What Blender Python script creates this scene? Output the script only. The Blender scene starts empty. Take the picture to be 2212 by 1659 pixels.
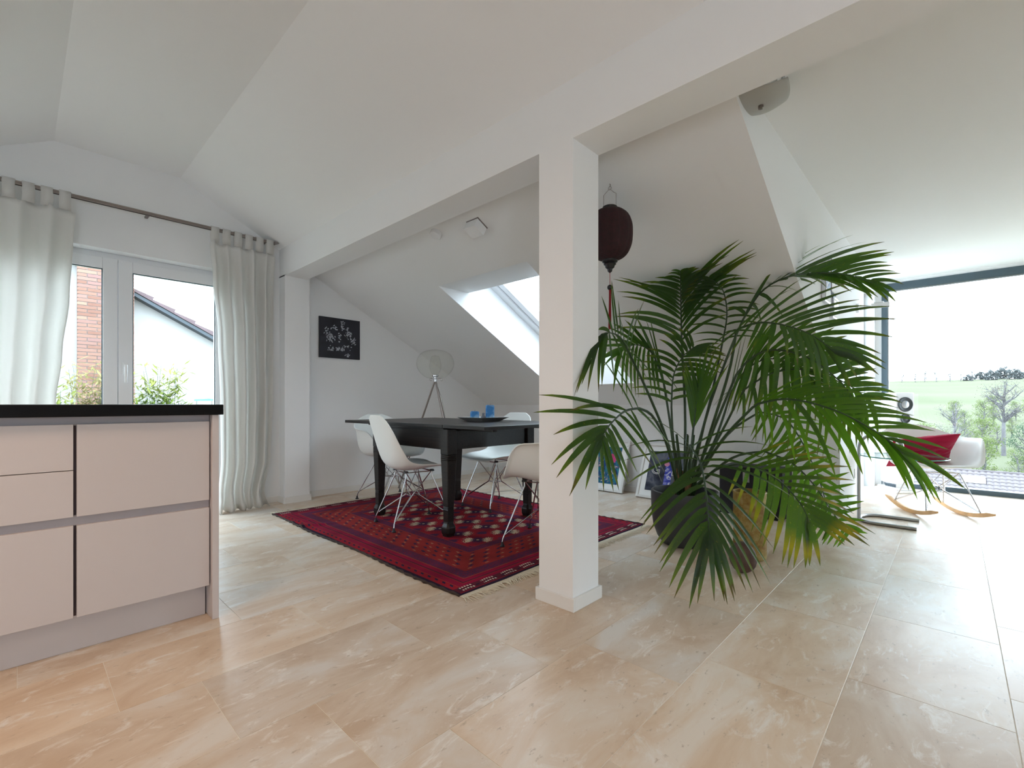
import bpy, bmesh, math, random
from math import sin, cos, pi, radians as R, sqrt
from mathutils import Vector, Matrix, noise
random.seed(7)
S = bpy.context.scene
COL = S.collection

# ---------------------------------------------------------------- camera
cd = bpy.data.cameras.new('camera'); cam = bpy.data.objects.new('camera', cd); COL.objects.link(cam)
cd.sensor_width = 36; cd.lens = 36*1011/2212; cd.shift_y = 42.5/2212; cd.clip_start = .05; cd.clip_end = 2000
cam.location = (0, 0, .926); cam.rotation_euler = (R(90), 0, R(43.4))
S.camera = cam

# ---------------------------------------------------------------- world, light, exposure
S.view_settings.view_transform = 'Standard'; S.view_settings.look = 'None'
S.view_settings.gamma = 1; S.view_settings.exposure = 0.72; S.view_settings.use_curve_mapping = False
w = bpy.data.worlds.new('overcast'); S.world = w; w.use_nodes = True
bg = w.node_tree.nodes['Background']
bg.inputs[0].default_value = (.73, .87, 1, 1); bg.inputs[1].default_value = 7.6
c = S.cycles
c.use_denoising = True; c.max_bounces = 9; c.diffuse_bounces = 6; c.glossy_bounces = 4
c.transmission_bounces = 6; c.transparent_max_bounces = 12; c.sample_clamp_indirect = 6
c.caustics_reflective = False; c.caustics_refractive = False

def area(name, loc, rot, sx, sy, power=0, col=(1, 1, 1), portal=False):
    l = bpy.data.lights.new(name, 'AREA'); l.shape = 'RECTANGLE'; l.size = sx; l.size_y = sy
    l.energy = power; l.color = col
    if portal: l.cycles.is_portal = True
    o = bpy.data.objects.new(name, l); COL.objects.link(o); o.location = loc; o.rotation_euler = rot
    return o
area('portal_big_window', (1.3, 6.9, 1.15), (R(-90), 0, 0), 4.0, 2.4, portal=True)
area('portal_side_window', (-1.0, 6.2, 1.15), (0, R(-90), 0), 2.3, 1.0, portal=True)
area('portal_garden_door', (-5.0, .1, 1.05), (0, R(-90), 0), 2.2, 2.6, portal=True)
area('portal_fill_roof_gap', (-3.75, -2.2, 1.85), (R(28), 0, 0), 1.0, 1.2, portal=True)
area('portal_fill_window', (3.6, -2.05, 1.0), (0, R(90), 0), 1.9, 1.1, portal=True)
area('portal_skylight', (-2.74, 3.3, 2.2), (R(-28), 0, 0), 1.2, 1.8, portal=True)
# warm kitchen ceiling lamps over the worktops, behind the photographer
area('kitchen_downlight', (-1.5, -.75, 2.15), (0, 0, 0), .5, .5, 11, (1, .70, .48))
area('hall_downlight', (.4, -.3, 2.4), (0, 0, 0), .5, .5, 5, (1, .74, .55))

# ---------------------------------------------------------------- materials
def nt(name):
    m = bpy.data.materials.new(name); m.use_nodes = True
    return m, m.node_tree.nodes, m.node_tree.links, m.node_tree.nodes['Principled BSDF']
def mat(name, col, rough=.5, metal=0, spec=.5, bump=0, bscale=200, var=0, vscale=3, coat=0, sheen=0, trans=0):
    m, n, l, p = nt(name)
    p.inputs['Base Color'].default_value = (*col, 1); p.inputs['Roughness'].default_value = rough
    p.inputs['Metallic'].default_value = metal; p.inputs['Specular IOR Level'].default_value = spec
    p.inputs['Coat Weight'].default_value = coat; p.inputs['Sheen Weight'].default_value = sheen
    tc = n.new('ShaderNodeTexCoord')
    nz = n.new('ShaderNodeTexNoise'); nz.inputs['Scale'].default_value = vscale; nz.inputs['Detail'].default_value = 5
    l.new(tc.outputs['Object'], nz.inputs['Vector'])
    if var:
        mx = n.new('ShaderNodeMix'); mx.data_type = 'RGBA'; mx.blend_type = 'MULTIPLY'; mx.inputs[0].default_value = 1
        mx.inputs[6].default_value = (*col, 1)
        rp = n.new('ShaderNodeMapRange'); rp.inputs[3].default_value = 1-var; rp.inputs[4].default_value = 1+var*.5
        rp.inputs[1].default_value = .3; rp.inputs[2].default_value = .7
        l.new(nz.outputs['Fac'], rp.inputs[0]); l.new(rp.outputs[0], mx.inputs[7]); l.new(mx.outputs[2], p.inputs['Base Color'])
    if bump:
        nb = n.new('ShaderNodeTexNoise'); nb.inputs['Scale'].default_value = bscale; nb.inputs['Detail'].default_value = 3
        l.new(tc.outputs['Object'], nb.inputs['Vector'])
        b = n.new('ShaderNodeBump'); b.inputs['Strength'].default_value = bump; b.inputs['Distance'].default_value = .002
        l.new(nb.outputs['Fac'], b.inputs['Height']); l.new(b.outputs[0], p.inputs['Normal'])
    return m
M = {}
M['plaster'] = mat('plaster', (.845, .85, .855), .9, spec=.15, bump=.12, bscale=260)
M['trimwhite'] = mat('trimwhite', (.80, .79, .77), .45, spec=.35)
M['upvc'] = mat('upvc', (.80, .81, .83), .3)
M['anthracite'] = mat('anthracite', (.055, .085, .105), .45, bump=.15, bscale=900)
M['rubber'] = mat('rubber', (.02, .02, .022), .6)
M['gasket'] = mat('gasket', (.05, .09, .11), .5)
M['taupe'] = mat('taupe', (.60, .55, .545), .42, spec=.4, bump=.05, bscale=1200)
M['taupe_dark'] = mat('taupe_dark', (.40, .37, .39), .5, spec=.4)
M['carcass'] = mat('carcass', (.16, .13, .16), .6)
M['granite'] = mat('granite', (.004, .004, .005), .35, spec=.15, var=.6, vscale=300)
M['shell'] = mat('shell', (.82, .83, .80), .42, spec=.4, bump=.04, bscale=900)
M['chrome'] = mat('chrome', (.62, .62, .65), .13, metal=1)
M['steel'] = mat('steel', (.45, .46, .48), .32, metal=1)
M['chrome_dark'] = mat('chrome_dark', (.35, .31, .30), .3, metal=1)
M['bronze'] = mat('bronze', (.30, .26, .24), .35, metal=.9)
M['beech'] = mat('beech', (.72, .42, .18), .4, var=.18, vscale=14)
M['cushion'] = mat('cushion', (.42, .012, .055), .85, spec=.15, bump=.4, bscale=500, var=.15, vscale=9, sheen=.1)
M['concrete'] = mat('concrete', (.035, .036, .040), .55, bump=.2, bscale=150, var=.3, vscale=8)
M['soil'] = mat('soil', (.035, .022, .014), 1, bump=1, bscale=60)
M['stone'] = mat('stone', (.10, .055, .042), .7, bump=.5, bscale=90, var=.35, vscale=25)
M['black'] = mat('black', (.006, .006, .012), .5)
M['tray'] = mat('tray', (.27, .27, .265), .45, var=.1, vscale=30)
M['lantern'] = mat('lantern', (.026, .003, .0045), .8, bump=.6, bscale=250, var=.5, vscale=60)
M['tassel'] = mat('tassel', (.30, .006, .014), .8, bump=.5, bscale=400)
M['blackwood'] = mat('blackwood', (.012, .011, .014), .25)
M['cream'] = mat('cream', (.62, .56, .44), .9, bump=.3, bscale=400)
M['cord'] = mat('cord', (.35, .34, .32), .6)
M['stucco'] = mat('stucco', (.34, .33, .32), .95, spec=.1, bump=.3, bscale=30)
M['speaker'] = mat('speaker', (.80, .80, .82), .25, coat=.3)
M['cone'] = mat('cone', (.03, .035, .04), .5)
M['rooftile'] = mat('rooftile', (.075, .062, .066), .8, var=.35, vscale=2)
M['ridge_tile'] = mat('ridge_tile', (.10, .066, .070), .8, var=.2, vscale=5)
M['mortar'] = mat('mortar', (.24, .22, .21), 1)
M['bark'] = mat('bark', (.10, .095, .10), .9, var=.3, vscale=3)
M['frame_white'] = mat('frame_white', (.74, .73, .71), .5)
M['paper'] = mat('paper', (.85, .85, .84), .8)
M['glassware'] = mat('opal', (.8, .82, .8), .25)
M['white_gloss'] = mat('white_gloss', (.85, .86, .87), .2)

def glass_mat(name, tint=(1, 1, 1), ior=1.45, rough=0.0):
    m, n, l, p = nt(name)
    n.remove(p); out = n['Material Output']
    tr = n.new('ShaderNodeBsdfTransparent'); tr.inputs[0].default_value = (*tint, 1)
    gl = n.new('ShaderNodeBsdfGlossy'); gl.inputs['Roughness'].default_value = rough
    lw = n.new('ShaderNodeLayerWeight'); lw.inputs[0].default_value = .5
    pw = n.new('ShaderNodeMath'); pw.operation = 'POWER'; pw.inputs[1].default_value = 4.5; l.new(lw.outputs['Facing'], pw.inputs[0])
    fr = n.new('ShaderNodeMath'); fr.operation = 'MULTIPLY_ADD'; r0 = ((ior-1)/(ior+1))**2
    fr.inputs[1].default_value = (1-r0)*.8; fr.inputs[2].default_value = r0; l.new(pw.outputs[0], fr.inputs[0])
    mx = n.new('ShaderNodeMixShader'); l.new(fr.outputs[0], mx.inputs[0]); l.new(tr.outputs[0], mx.inputs[1])
    l.new(gl.outputs[0], mx.inputs[2]); l.new(mx.outputs[0], out.inputs[0])
    return m
M['pane'] = glass_mat('pane', (.97, .985, .98), 1.35)
M['tableglass'] = glass_mat('tableglass', (.90, .97, .95), 1.5)
M['bulbglass'] = glass_mat('bulbglass', (.98, .985, .97), 1.35)
M['glassedge'] = mat('glassedge', (.12, .42, .36), .15, spec=.6)

def translucent(name, col, tcol, fac, rough=.8, bump=0, bscale=300):
    m, n, l, p = nt(name)
    p.inputs['Base Color'].default_value = (*col, 1); p.inputs['Roughness'].default_value = rough
    p.inputs['Specular IOR Level'].default_value = .3
    t = n.new('ShaderNodeBsdfTranslucent'); t.inputs[0].default_value = (*tcol, 1)
    mx = n.new('ShaderNodeMixShader'); mx.inputs[0].default_value = fac
    l.new(p.outputs[0], mx.inputs[1]); l.new(t.outputs[0], mx.inputs[2]); l.new(mx.outputs[0], n['Material Output'].inputs[0])
    if bump:
        tc = n.new('ShaderNodeTexCoord'); nb = n.new('ShaderNodeTexNoise'); nb.inputs['Scale'].default_value = bscale
        l.new(tc.outputs['Object'], nb.inputs['Vector']); b = n.new('ShaderNodeBump'); b.inputs['Strength'].default_value = bump
        b.inputs['Distance'].default_value = .002
        l.new(nb.outputs['Fac'], b.inputs['Height']); l.new(b.outputs[0], p.inputs['Normal'])
    return m
M['curtain'] = translucent('curtain', (.88, .87, .85), (.86, .85, .82), .48, bump=.15)
M['wax'] = None

def palm_mat(name, base, tip, tipstart, spots, tfac):
    """leaf green that yellows towards the tip (UV.y runs along the leaflet)"""
    m, n, l, p = nt(name)
    p.inputs['Roughness'].default_value = .38; p.inputs['Specular IOR Level'].default_value = .35
    uv = n.new('ShaderNodeUVMap'); sep = n.new('ShaderNodeSeparateXYZ'); l.new(uv.outputs[0], sep.inputs[0])
    oi = n.new('ShaderNodeObjectInfo')
    ad = n.new('ShaderNodeMath'); ad.operation = 'MULTIPLY_ADD'; ad.inputs[1].default_value = .14
    l.new(oi.outputs['Random'], ad.inputs[0]); l.new(sep.outputs[1], ad.inputs[2])
    r = n.new('ShaderNodeValToRGB'); l.new(ad.outputs[0], r.inputs[0])
    e = r.color_ramp.elements; e[0].position = tipstart; e[0].color = (*base, 1); e[1].position = min(.99, tipstart+.3); e[1].color = (*tip, 1)
    x = e.new(1.0); x.color = (.10, .05, .02, 1); e[1].position = min(.97, tipstart+.28)
    tc = n.new('ShaderNodeTexCoord'); nz = n.new('ShaderNodeTexNoise'); nz.inputs['Scale'].default_value = 120; nz.inputs['Detail'].default_value = 2
    l.new(tc.outputs['Object'], nz.inputs['Vector'])
    mr = n.new('ShaderNodeMapRange'); mr.inputs[1].default_value = .66; mr.inputs[2].default_value = .72; mr.inputs[4].default_value = spots
    l.new(nz.outputs['Fac'], mr.inputs[0])
    mx = n.new('ShaderNodeMix'); mx.data_type = 'RGBA'; mx.inputs[7].default_value = (.30, .28, .01, 1)
    l.new(mr.outputs[0], mx.inputs[0]); l.new(r.outputs[0], mx.inputs[6]); l.new(mx.outputs[2], p.inputs['Base Color'])
    t = n.new('ShaderNodeBsdfTranslucent'); t.inputs[0].default_value = (.15, .34, .012, 1)
    ms = n.new('ShaderNodeMixShader'); ms.inputs[0].default_value = tfac
    l.new(p.outputs[0], ms.inputs[1]); l.new(t.outputs[0], ms.inputs[2]); l.new(ms.outputs[0], n['Material Output'].inputs[0])
    return m
M['leaf_d'] = palm_mat('leaf_dark', (.011, .033, .012), (.09, .13, .012), .74, .35, .20)
M['leaf_m'] = palm_mat('leaf_mid', (.014, .044, .011), (.12, .15, .012), .76, .5, .26)
M['leaf_l'] = palm_mat('leaf_light', (.040, .110, .009), (.14, .21, .01), .72, .3, .42)  # lighter green of young fronds, also paints in the glow of backlit ones
M['leaf_y'] = palm_mat('leaf_yellowing', (.030, .070, .011), (.42, .27, .005), .55, .8, .28)
M['stem'] = mat('stem', (.022, .052, .014), .4, var=.2, vscale=20)
M['fibre'] = mat('fibre', (.22, .12, .055), .9, bump=.5, bscale=100)

def wood_mat():
    m, n, l, p = nt('espresso_wood')
    tc = n.new('ShaderNodeTexCoord'); mp = n.new('ShaderNodeMapping'); mp.inputs['Scale'].default_value = (2, 40, 40)
    nz = n.new('ShaderNodeTexNoise'); nz.inputs['Scale'].default_value = 2.2; nz.inputs['Detail'].default_value = 8
    l.new(tc.outputs['Object'], mp.inputs[0]); l.new(mp.outputs[0], nz.inputs['Vector'])
    r = n.new('ShaderNodeValToRGB'); l.new(nz.outputs['Fac'], r.inputs[0])
    r.color_ramp.elements[0].position = .35; r.color_ramp.elements[0].color = (.006, .0045, .0045, 1)
    r.color_ramp.elements[1].position = .75; r.color_ramp.elements[1].color = (.022, .014, .012, 1)
    l.new(r.outputs[0], p.inputs['Base Color']); p.inputs['Roughness'].default_value = .36; p.inputs['Specular IOR Level'].default_value = .28
    b = n.new('ShaderNodeBump'); b.inputs['Strength'].default_value = .12; b.inputs['Distance'].default_value = .001
    l.new(nz.outputs['Fac'], b.inputs['Height']); l.new(b.outputs[0], p.inputs['Normal'])
    return m
M['wood'] = wood_mat()

def wax_mat():
    m, n, l, p = nt('blue_wax')
    tc = n.new('ShaderNodeTexCoord'); nz = n.new('ShaderNodeTexNoise'); nz.inputs['Scale'].default_value = 14; nz.inputs['Detail'].default_value = 3
    l.new(tc.outputs['Object'], nz.inputs['Vector'])
    r = n.new('ShaderNodeValToRGB'); l.new(nz.outputs['Fac'], r.inputs[0])
    r.color_ramp.elements[0].position = .42; r.color_ramp.elements[0].color = (.015, .19, .52, 1)
    r.color_ramp.elements[1].position = .62; r.color_ramp.elements[1].color = (.30, .55, .80, 1)
    l.new(r.outputs[0], p.inputs['Base Color']); p.inputs['Roughness'].default_value = .45
    return m
M['wax'] = wax_mat()

def travertine():
    m, n, l, p = nt('travertine')
    g = n.new('ShaderNodeNewGeometry'); oi = n.new('ShaderNodeObjectInfo')
    sc = n.new('ShaderNodeVectorMath'); sc.operation = 'SCALE'; sc.inputs['Scale'].default_value = 37
    cb = n.new('ShaderNodeCombineXYZ'); l.new(oi.outputs['Random'], cb.inputs[0]); l.new(oi.outputs['Random'], cb.inputs[1])
    l.new(cb.outputs[0], sc.inputs[0])
    ad = n.new('ShaderNodeVectorMath'); l.new(g.outputs['Position'], ad.inputs[0]); l.new(sc.outputs[0], ad.inputs[1])
    mp = n.new('ShaderNodeMapping'); mp.inputs['Scale'].default_value = (2.6, 1.1, 1); mp.inputs['Rotation'].default_value = (0, 0, R(14))
    l.new(ad.outputs[0], mp.inputs[0])
    a = n.new('ShaderNodeTexNoise'); a.inputs['Scale'].default_value = 1.7; a.inputs['Detail'].default_value = 7; a.inputs['Roughness'].default_value = .62; a.inputs['Distortion'].default_value = .7
    l.new(mp.outputs[0], a.inputs['Vector'])
    r = n.new('ShaderNodeValToRGB'); l.new(a.outputs['Fac'], r.inputs[0]); e = r.color_ramp.elements
    e[0].position = .36; e[0].color = (.59, .45, .325, 1); e[1].position = .66; e[1].color = (.74, .69, .62, 1)
    x = e.new(.5); x.color = (.68, .565, .445, 1)
    # per tile tint
    r2 = n.new('ShaderNodeValToRGB'); l.new(oi.outputs['Random'], r2.inputs[0])
    r2.color_ramp.elements[0].color = (.90, .90, .92, 1); r2.color_ramp.elements[1].color = (1.05, 1.0, .95, 1)
    mx = n.new('ShaderNodeMix'); mx.data_type = 'RGBA'; mx.blend_type = 'MULTIPLY'; mx.inputs[0].default_value = 1
    l.new(r.outputs[0], mx.inputs[6]); l.new(r2.outputs[0], mx.inputs[7])
    # light filled veins
    v = n.new('ShaderNodeTexNoise'); v.inputs['Scale'].default_value = 5; v.inputs['Detail'].default_value = 9; v.inputs['Roughness'].default_value = .75; v.inputs['Distortion'].default_value = 1.2
    l.new(mp.outputs[0], v.inputs['Vector'])
    vr = n.new('ShaderNodeMapRange'); vr.inputs[1].default_value = .55; vr.inputs[2].default_value = .66; vr.inputs[4].default_value = .75
    l.new(v.outputs['Fac'], vr.inputs[0])
    m2 = n.new('ShaderNodeMix'); m2.data_type = 'RGBA'; m2.inputs[7].default_value = (.82, .79, .74, 1)
    l.new(vr.outputs[0], m2.inputs[0]); l.new(mx.outputs[2], m2.inputs[6])
    # small pits
    q = n.new('ShaderNodeTexNoise'); q.inputs['Scale'].default_value = 26; q.inputs['Detail'].default_value = 6; q.inputs['Roughness'].default_value = .7
    mq = n.new('ShaderNodeMapping'); mq.inputs['Scale'].default_value = (1.6, .7, 1); l.new(ad.outputs[0], mq.inputs[0]); l.new(mq.outputs[0], q.inputs['Vector'])
    qr = n.new('ShaderNodeMapRange'); qr.inputs[1].default_value = .60; qr.inputs[2].default_value = .67; qr.inputs[4].default_value = .6
    l.new(q.outputs['Fac'], qr.inputs[0])
    m3 = n.new('ShaderNodeMix'); m3.data_type = 'RGBA'; m3.inputs[7].default_value = (.36, .27, .19, 1)
    l.new(qr.outputs[0], m3.inputs[0]); l.new(m2.outputs[2], m3.inputs[6]); l.new(m3.outputs[2], p.inputs['Base Color'])
    rr = n.new('ShaderNodeMapRange'); rr.inputs[3].default_value = .22; rr.inputs[4].default_value = .42
    l.new(v.outputs['Fac'], rr.inputs[0]); l.new(rr.outputs[0], p.inputs['Roughness'])
    p.inputs['Specular IOR Level'].default_value = .30
    b = n.new('ShaderNodeBump'); b.inputs['Strength'].default_value = .25; b.inputs['Distance'].default_value = .0015; b.invert = True
    l.new(qr.outputs[0], b.inputs['Height']); l.new(b.outputs[0], p.inputs['Normal'])
    return m
M['travertine'] = travertine()
M['grout'] = mat('grout', (.82, .78, .70), .9)

def brick_mat():
    m, n, l, p = nt('brick')
    oi = n.new('ShaderNodeObjectInfo'); r = n.new('ShaderNodeValToRGB'); l.new(oi.outputs['Random'], r.inputs[0])
    e = r.color_ramp.elements; e[0].color = (.15, .070, .048, 1); e[1].color = (.24, .14, .09, 1)
    x = e.new(.45); x.color = (.19, .10, .07, 1); x = e.new(.8); x.color = (.17, .09, .08, 1)
    l.new(r.outputs[0], p.inputs['Base Color']); p.inputs['Roughness'].default_value = .9
    return m
M['brick'] = brick_mat()
def grass_mat():
    m, n, l, p = nt('meadow')
    g = n.new('ShaderNodeNewGeometry'); nz = n.new('ShaderNodeTexNoise'); nz.inputs['Scale'].default_value = .03; nz.inputs['Detail'].default_value = 6
    mp = n.new('ShaderNodeMapping'); mp.inputs['Scale'].default_value = (.6, 2, 1); l.new(g.outputs['Position'], mp.inputs[0]); l.new(mp.outputs[0], nz.inputs['Vector'])
    r = n.new('ShaderNodeValToRGB'); l.new(nz.outputs['Fac'], r.inputs[0])
    r.color_ramp.elements[0].position = .35; r.color_ramp.elements[0].color = (.088, .094, .062, 1)
    r.color_ramp.elements[1].position = .65; r.color_ramp.elements[1].color = (.108, .112, .078, 1)
    l.new(r.outputs[0], p.inputs['Base Color']); p.inputs['Roughness'].default_value = 1; p.inputs['Specular IOR Level'].default_value = 0
    return m
M['meadow'] = grass_mat()
def fol(name, a, b, tf=.3):
    m, n, l, p = nt(name)
    g = n.new('ShaderNodeNewGeometry'); nz = n.new('ShaderNodeTexNoise'); nz.inputs['Scale'].default_value = 1.3
    l.new(g.outputs['Position'], nz.inputs['Vector']); r = n.new('ShaderNodeValToRGB'); l.new(nz.outputs['Fac'], r.inputs[0])
    r.color_ramp.elements[0].position = .35; r.color_ramp.elements[0].color = (*a, 1); r.color_ramp.elements[1].position = .65; r.color_ramp.elements[1].color = (*b, 1)
    l.new(r.outputs[0], p.inputs['Base Color']); p.inputs['Roughness'].default_value = .8; p.inputs['Specular IOR Level'].default_value = .1
    t = n.new('ShaderNodeBsdfTranslucent'); l.new(r.outputs[0], t.inputs[0])
    ms = n.new('ShaderNodeMixShader'); ms.inputs[0].default_value = tf
    l.new(p.outputs[0], ms.inputs[1]); l.new(t.outputs[0], ms.inputs[2]); l.new(ms.outputs[0], n['Material Output'].inputs[0])
    return m
M['fol_spring'] = fol('foliage_spring', (.085, .12, .035), (.13, .155, .06))
M['fol_dark'] = fol('foliage_dark', (.035, .07, .04), (.06, .095, .055))
M['fol_brown'] = fol('foliage_budding', (.105, .09, .075), (.14, .125, .10))
M['fol_haze'] = fol('foliage_haze_tone', (.095, .105, .105), (.115, .125, .125))  # pale haze of distance put into the leaf colour
M['bamboo'] = fol('bamboo_leaf', (.11, .17, .025), (.24, .25, .07), .4)
M['bamboo_dry'] = fol('bamboo_leaf_dry', (.26, .24, .09), (.32, .29, .14), .4)

# ---------------------------------------------------------------- mesh helpers
class MB:
    def __init__(s): s.v = []; s.f = []; s.m = []; s.uv = None
    def add(s, vs, fs, mi=0):
        k = len(s.v); s.v += [tuple(v) for v in vs]; s.f += [tuple(i+k for i in f) for f in fs]; s.m += [mi]*len(fs); return s
    def box(s, x0, x1, y0, y1, z0, z1, mi=0):
        return s.add([(x0,y0,z0),(x1,y0,z0),(x1,y1,z0),(x0,y1,z0),(x0,y0,z1),(x1,y0,z1),(x1,y1,z1),(x0,y1,z1)],
                     [(0,3,2,1),(4,5,6,7),(0,1,5,4),(1,2,6,5),(2,3,7,6),(3,0,4,7)], mi)
    def prism(s, poly, axis, a, b, mi=0):
        n = len(poly)
        def P(p, t): return (t, p[0], p[1]) if axis == 'x' else ((p[0], t, p[1]) if axis == 'y' else (p[0], p[1], t))
        vs = [P(p, a) for p in poly]+[P(p, b) for p in poly]
        return s.add(vs, [tuple(range(n))[::-1], tuple(range(n, 2*n))]+[(i, (i+1) % n, n+(i+1) % n, n+i) for i in range(n)], mi)
    def tube(s, pts, r, seg=8, cap=True, mi=0, closed=False):
        pts = [Vector(p) for p in pts]; n = len(pts); rs = r if isinstance(r, (list, tuple)) else [r]*n
        k = len(s.v); up = Vector((0, 0, 1)); prev = None
        for i, p in enumerate(pts):
            if closed: t = pts[(i+1) % n]-pts[i-1]
            else: t = pts[min(i+1, n-1)]-pts[max(i-1, 0)]
            t.normalize()
            if prev is None:
                a = t.cross(up)
                if a.length < 1e-3: a = t.cross(Vector((1, 0, 0)))
                a.normalize()
            else:
                a = prev-t*prev.dot(t); a.normalize()
            prev = a; b = t.cross(a)
            for j in range(seg):
                th = 2*pi*j/seg; s.v.append(tuple(p+(a*cos(th)+b*sin(th))*rs[i]))
        m = n if closed else n-1
        for i in range(m):
            for j in range(seg):
                a0 = k+i*seg; b0 = k+((i+1) % n)*seg
                s.f.append((a0+j, a0+(j+1) % seg, b0+(j+1) % seg, b0+j)); s.m.append(mi)
        if cap and not closed:
            s.f.append(tuple(k+j for j in range(seg))[::-1]); s.m.append(mi)
            s.f.append(tuple(k+(n-1)*seg+j for j in range(seg))); s.m.append(mi)
        return s
    def lathe(s, prof, c=(0, 0, 0), seg=32, mi=0, wob=None):
        k = len(s.v); n = len(prof)
        for (r, z) in prof:
            for j in range(seg):
                th = 2*pi*j/seg; rr = r*(wob(th, z) if wob else 1)
                s.v.append((c[0]+rr*cos(th), c[1]+rr*sin(th), c[2]+z))
        for i in range(n-1):
            for j in range(seg):
                s.f.append((k+i*seg+j, k+i*seg+(j+1) % seg, k+(i+1)*seg+(j+1) % seg, k+(i+1)*seg+j)); s.m.append(mi)
        if prof[0][0] > 1e-5: s.f.append(tuple(k+j for j in range(seg))[::-1]); s.m.append(mi)
        if prof[-1][0] > 1e-5: s.f.append(tuple(k+(n-1)*seg+j for j in range(seg))); s.m.append(mi)
        return s
    def xf(s, M4):
        s.v = [tuple(M4 @ Vector(v)) for v in s.v]; return s
    def mesh(s, name, mats, smooth=False, angle=None):
        me = bpy.data.meshes.new(name); me.from_pydata(s.v, [], s.f)
        for m in (mats if isinstance(mats, (list, tuple)) else [mats]): me.materials.append(m)
        me.polygons.foreach_set('material_index', s.m)
        if smooth:
            me.polygons.foreach_set('use_smooth', [True]*len(s.f))
            if angle is not None: me.set_sharp_from_angle(angle=R(angle))
        me.validate(); me.update(); return me
    def obj(s, name, mats, parent=None, smooth=False, angle=None, loc=None, rz=0):
        o = bpy.data.objects.new(name, s.mesh(name, mats, smooth, angle)); COL.objects.link(o)
        if parent: o.parent = parent
        if loc: o.location = loc
        if rz: o.rotation_euler.z = rz
        return o
def mod_bevel(o, wd=.002, seg=2):
    b = o.modifiers.new('bevel', 'BEVEL'); b.width = wd; b.segments = seg; b.limit_method = 'ANGLE'; return o
def tag(o, label, cat, group=None, kind=None):
    o['label'] = label
    if cat: o['category'] = cat
    if group: o['group'] = group
    if kind: o['kind'] = kind
    return o
def thing(name, label, cat, loc=(0, 0, 0), rz=0, group=None):
    o = bpy.data.objects.new(name, None); COL.objects.link(o); o.location = loc; o.rotation_euler.z = rz
    o.empty_display_size = .05
    return tag(o, label, cat, group)
def struct(o, label=None):
    o['kind'] = 'structure'
    if label: o['label'] = label
    return o
def copy_tree(o, parent=None):
    q = o.copy(); COL.objects.link(q); q.parent = parent
    for ch in list(o.children): copy_tree(ch, q)
    return q
def crom(P, t):
    """Catmull-Rom through tuples P, t in 0..1"""
    n = len(P)-1; x = min(max(t, 0), 1)*n; i = min(int(x), n-1); f = x-i
    p0 = P[max(i-1, 0)]; p1 = P[i]; p2 = P[i+1]; p3 = P[min(i+2, n)]
    return Vector([.5*((2*b)+(-a+c2)*f+(2*a-5*b+4*c2-d)*f*f+(-a+3*b-3*c2+d)*f**3) for a, b, c2, d in zip(p0, p1, p2, p3)])

# ================================================================ ROOM
XW, XE = -4.64, 3.3            # wall with the garden door / wall out of view on the right
YK, YB = 4.45, -3.35       # knee walls, dormer window plane
YD = 6.72
def zs(y): return 2.165-.533*(y-2.099)
ZF = 2.79; YC1 = 2.099-(ZF-2.165)/.533; YC0 = .18
def zl(y): return ZF-.533*(YC0-y)
XK = -.655; ZD = 2.30; YD0 = 2.099-(ZD-2.165)/.533
P = M['plaster']

# floor: bed + individual tiles
fl = MB().box(XW-.3, XE+.2, YB-.2, YD+.35, -.12, -.0012).obj('floor', M['grout']); struct(fl)
protos = {}
def tile(x0, x1, y0, y1):
    key = (round(x1-x0, 3), round(y1-y0, 3))
    if key not in protos:
        b = MB(); g = .0009; wx, wy = x1-x0-2*g, y1-y0-2*g; e = .0006
        b.add([(-wx/2,-wy/2,-.012),(wx/2,-wy/2,-.012),(wx/2,wy/2,-.012),(-wx/2,wy/2,-.012),
               (-wx/2,-wy/2,-e),(wx/2,-wy/2,-e),(wx/2,wy/2,-e),(-wx/2,wy/2,-e),
               (-wx/2+e,-wy/2+e,0),(wx/2-e,-wy/2+e,0),(wx/2-e,wy/2-e,0),(-wx/2+e,wy/2-e,0)],
              [(0,1,5,4),(1,2,6,5),(2,3,7,6),(3,0,4,7),(4,5,9,8),(5,6,10,9),(6,7,11,10),(7,4,8,11),(8,9,10,11)])
        protos[key] = b.mesh('tile', M['travertine'])
    o = bpy.data.objects.new('tile', protos[key]); COL.objects.link(o); o.parent = fl
    o.location = ((x0+x1)/2, (y0+y1)/2, 0)
PW, PL = .3903, .661
tl = []
for k in range(-8, 16):
    x0 = -2.6055+PW*k; x1 = x0+PW
    for j in range(-6, 12):
        y0 = .2115*k+PL*j-.661*int(.2115*k/.661); y1 = y0+PL
        a0, a1, b0, b1 = max(x0, XW), min(x1, XE), max(y0, YB), min(y1, YD)
        if x1 <= -.5 and y1 > YK-.01: b1 = min(b1, YK)
        if a1-a0 < .02 or b1-b0 < .02: continue
        cx, cy = (a0+a1)/2, (b0+b1)/2
        # in view: within the horizontal field of the camera
        ang = math.degrees(math.atan2(cy, cx))-133.4
        dd = math.hypot(cx, cy)
        tl.append((abs(ang) > 56 and dd > .9, dd, a0, a1, b0, b1))
tl.sort()
for q in tl[:296]: tile(*q[2:])
rest = MB()
for q in tl[296:]: rest.box(q[2]+.001, q[3]-.001, q[4]+.001, q[5]-.001, -.012, 0)
if rest.f:
    ro = rest.obj('tiles_beyond_view', M['travertine'], fl); ro['kind'] = 'stuff'

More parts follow.
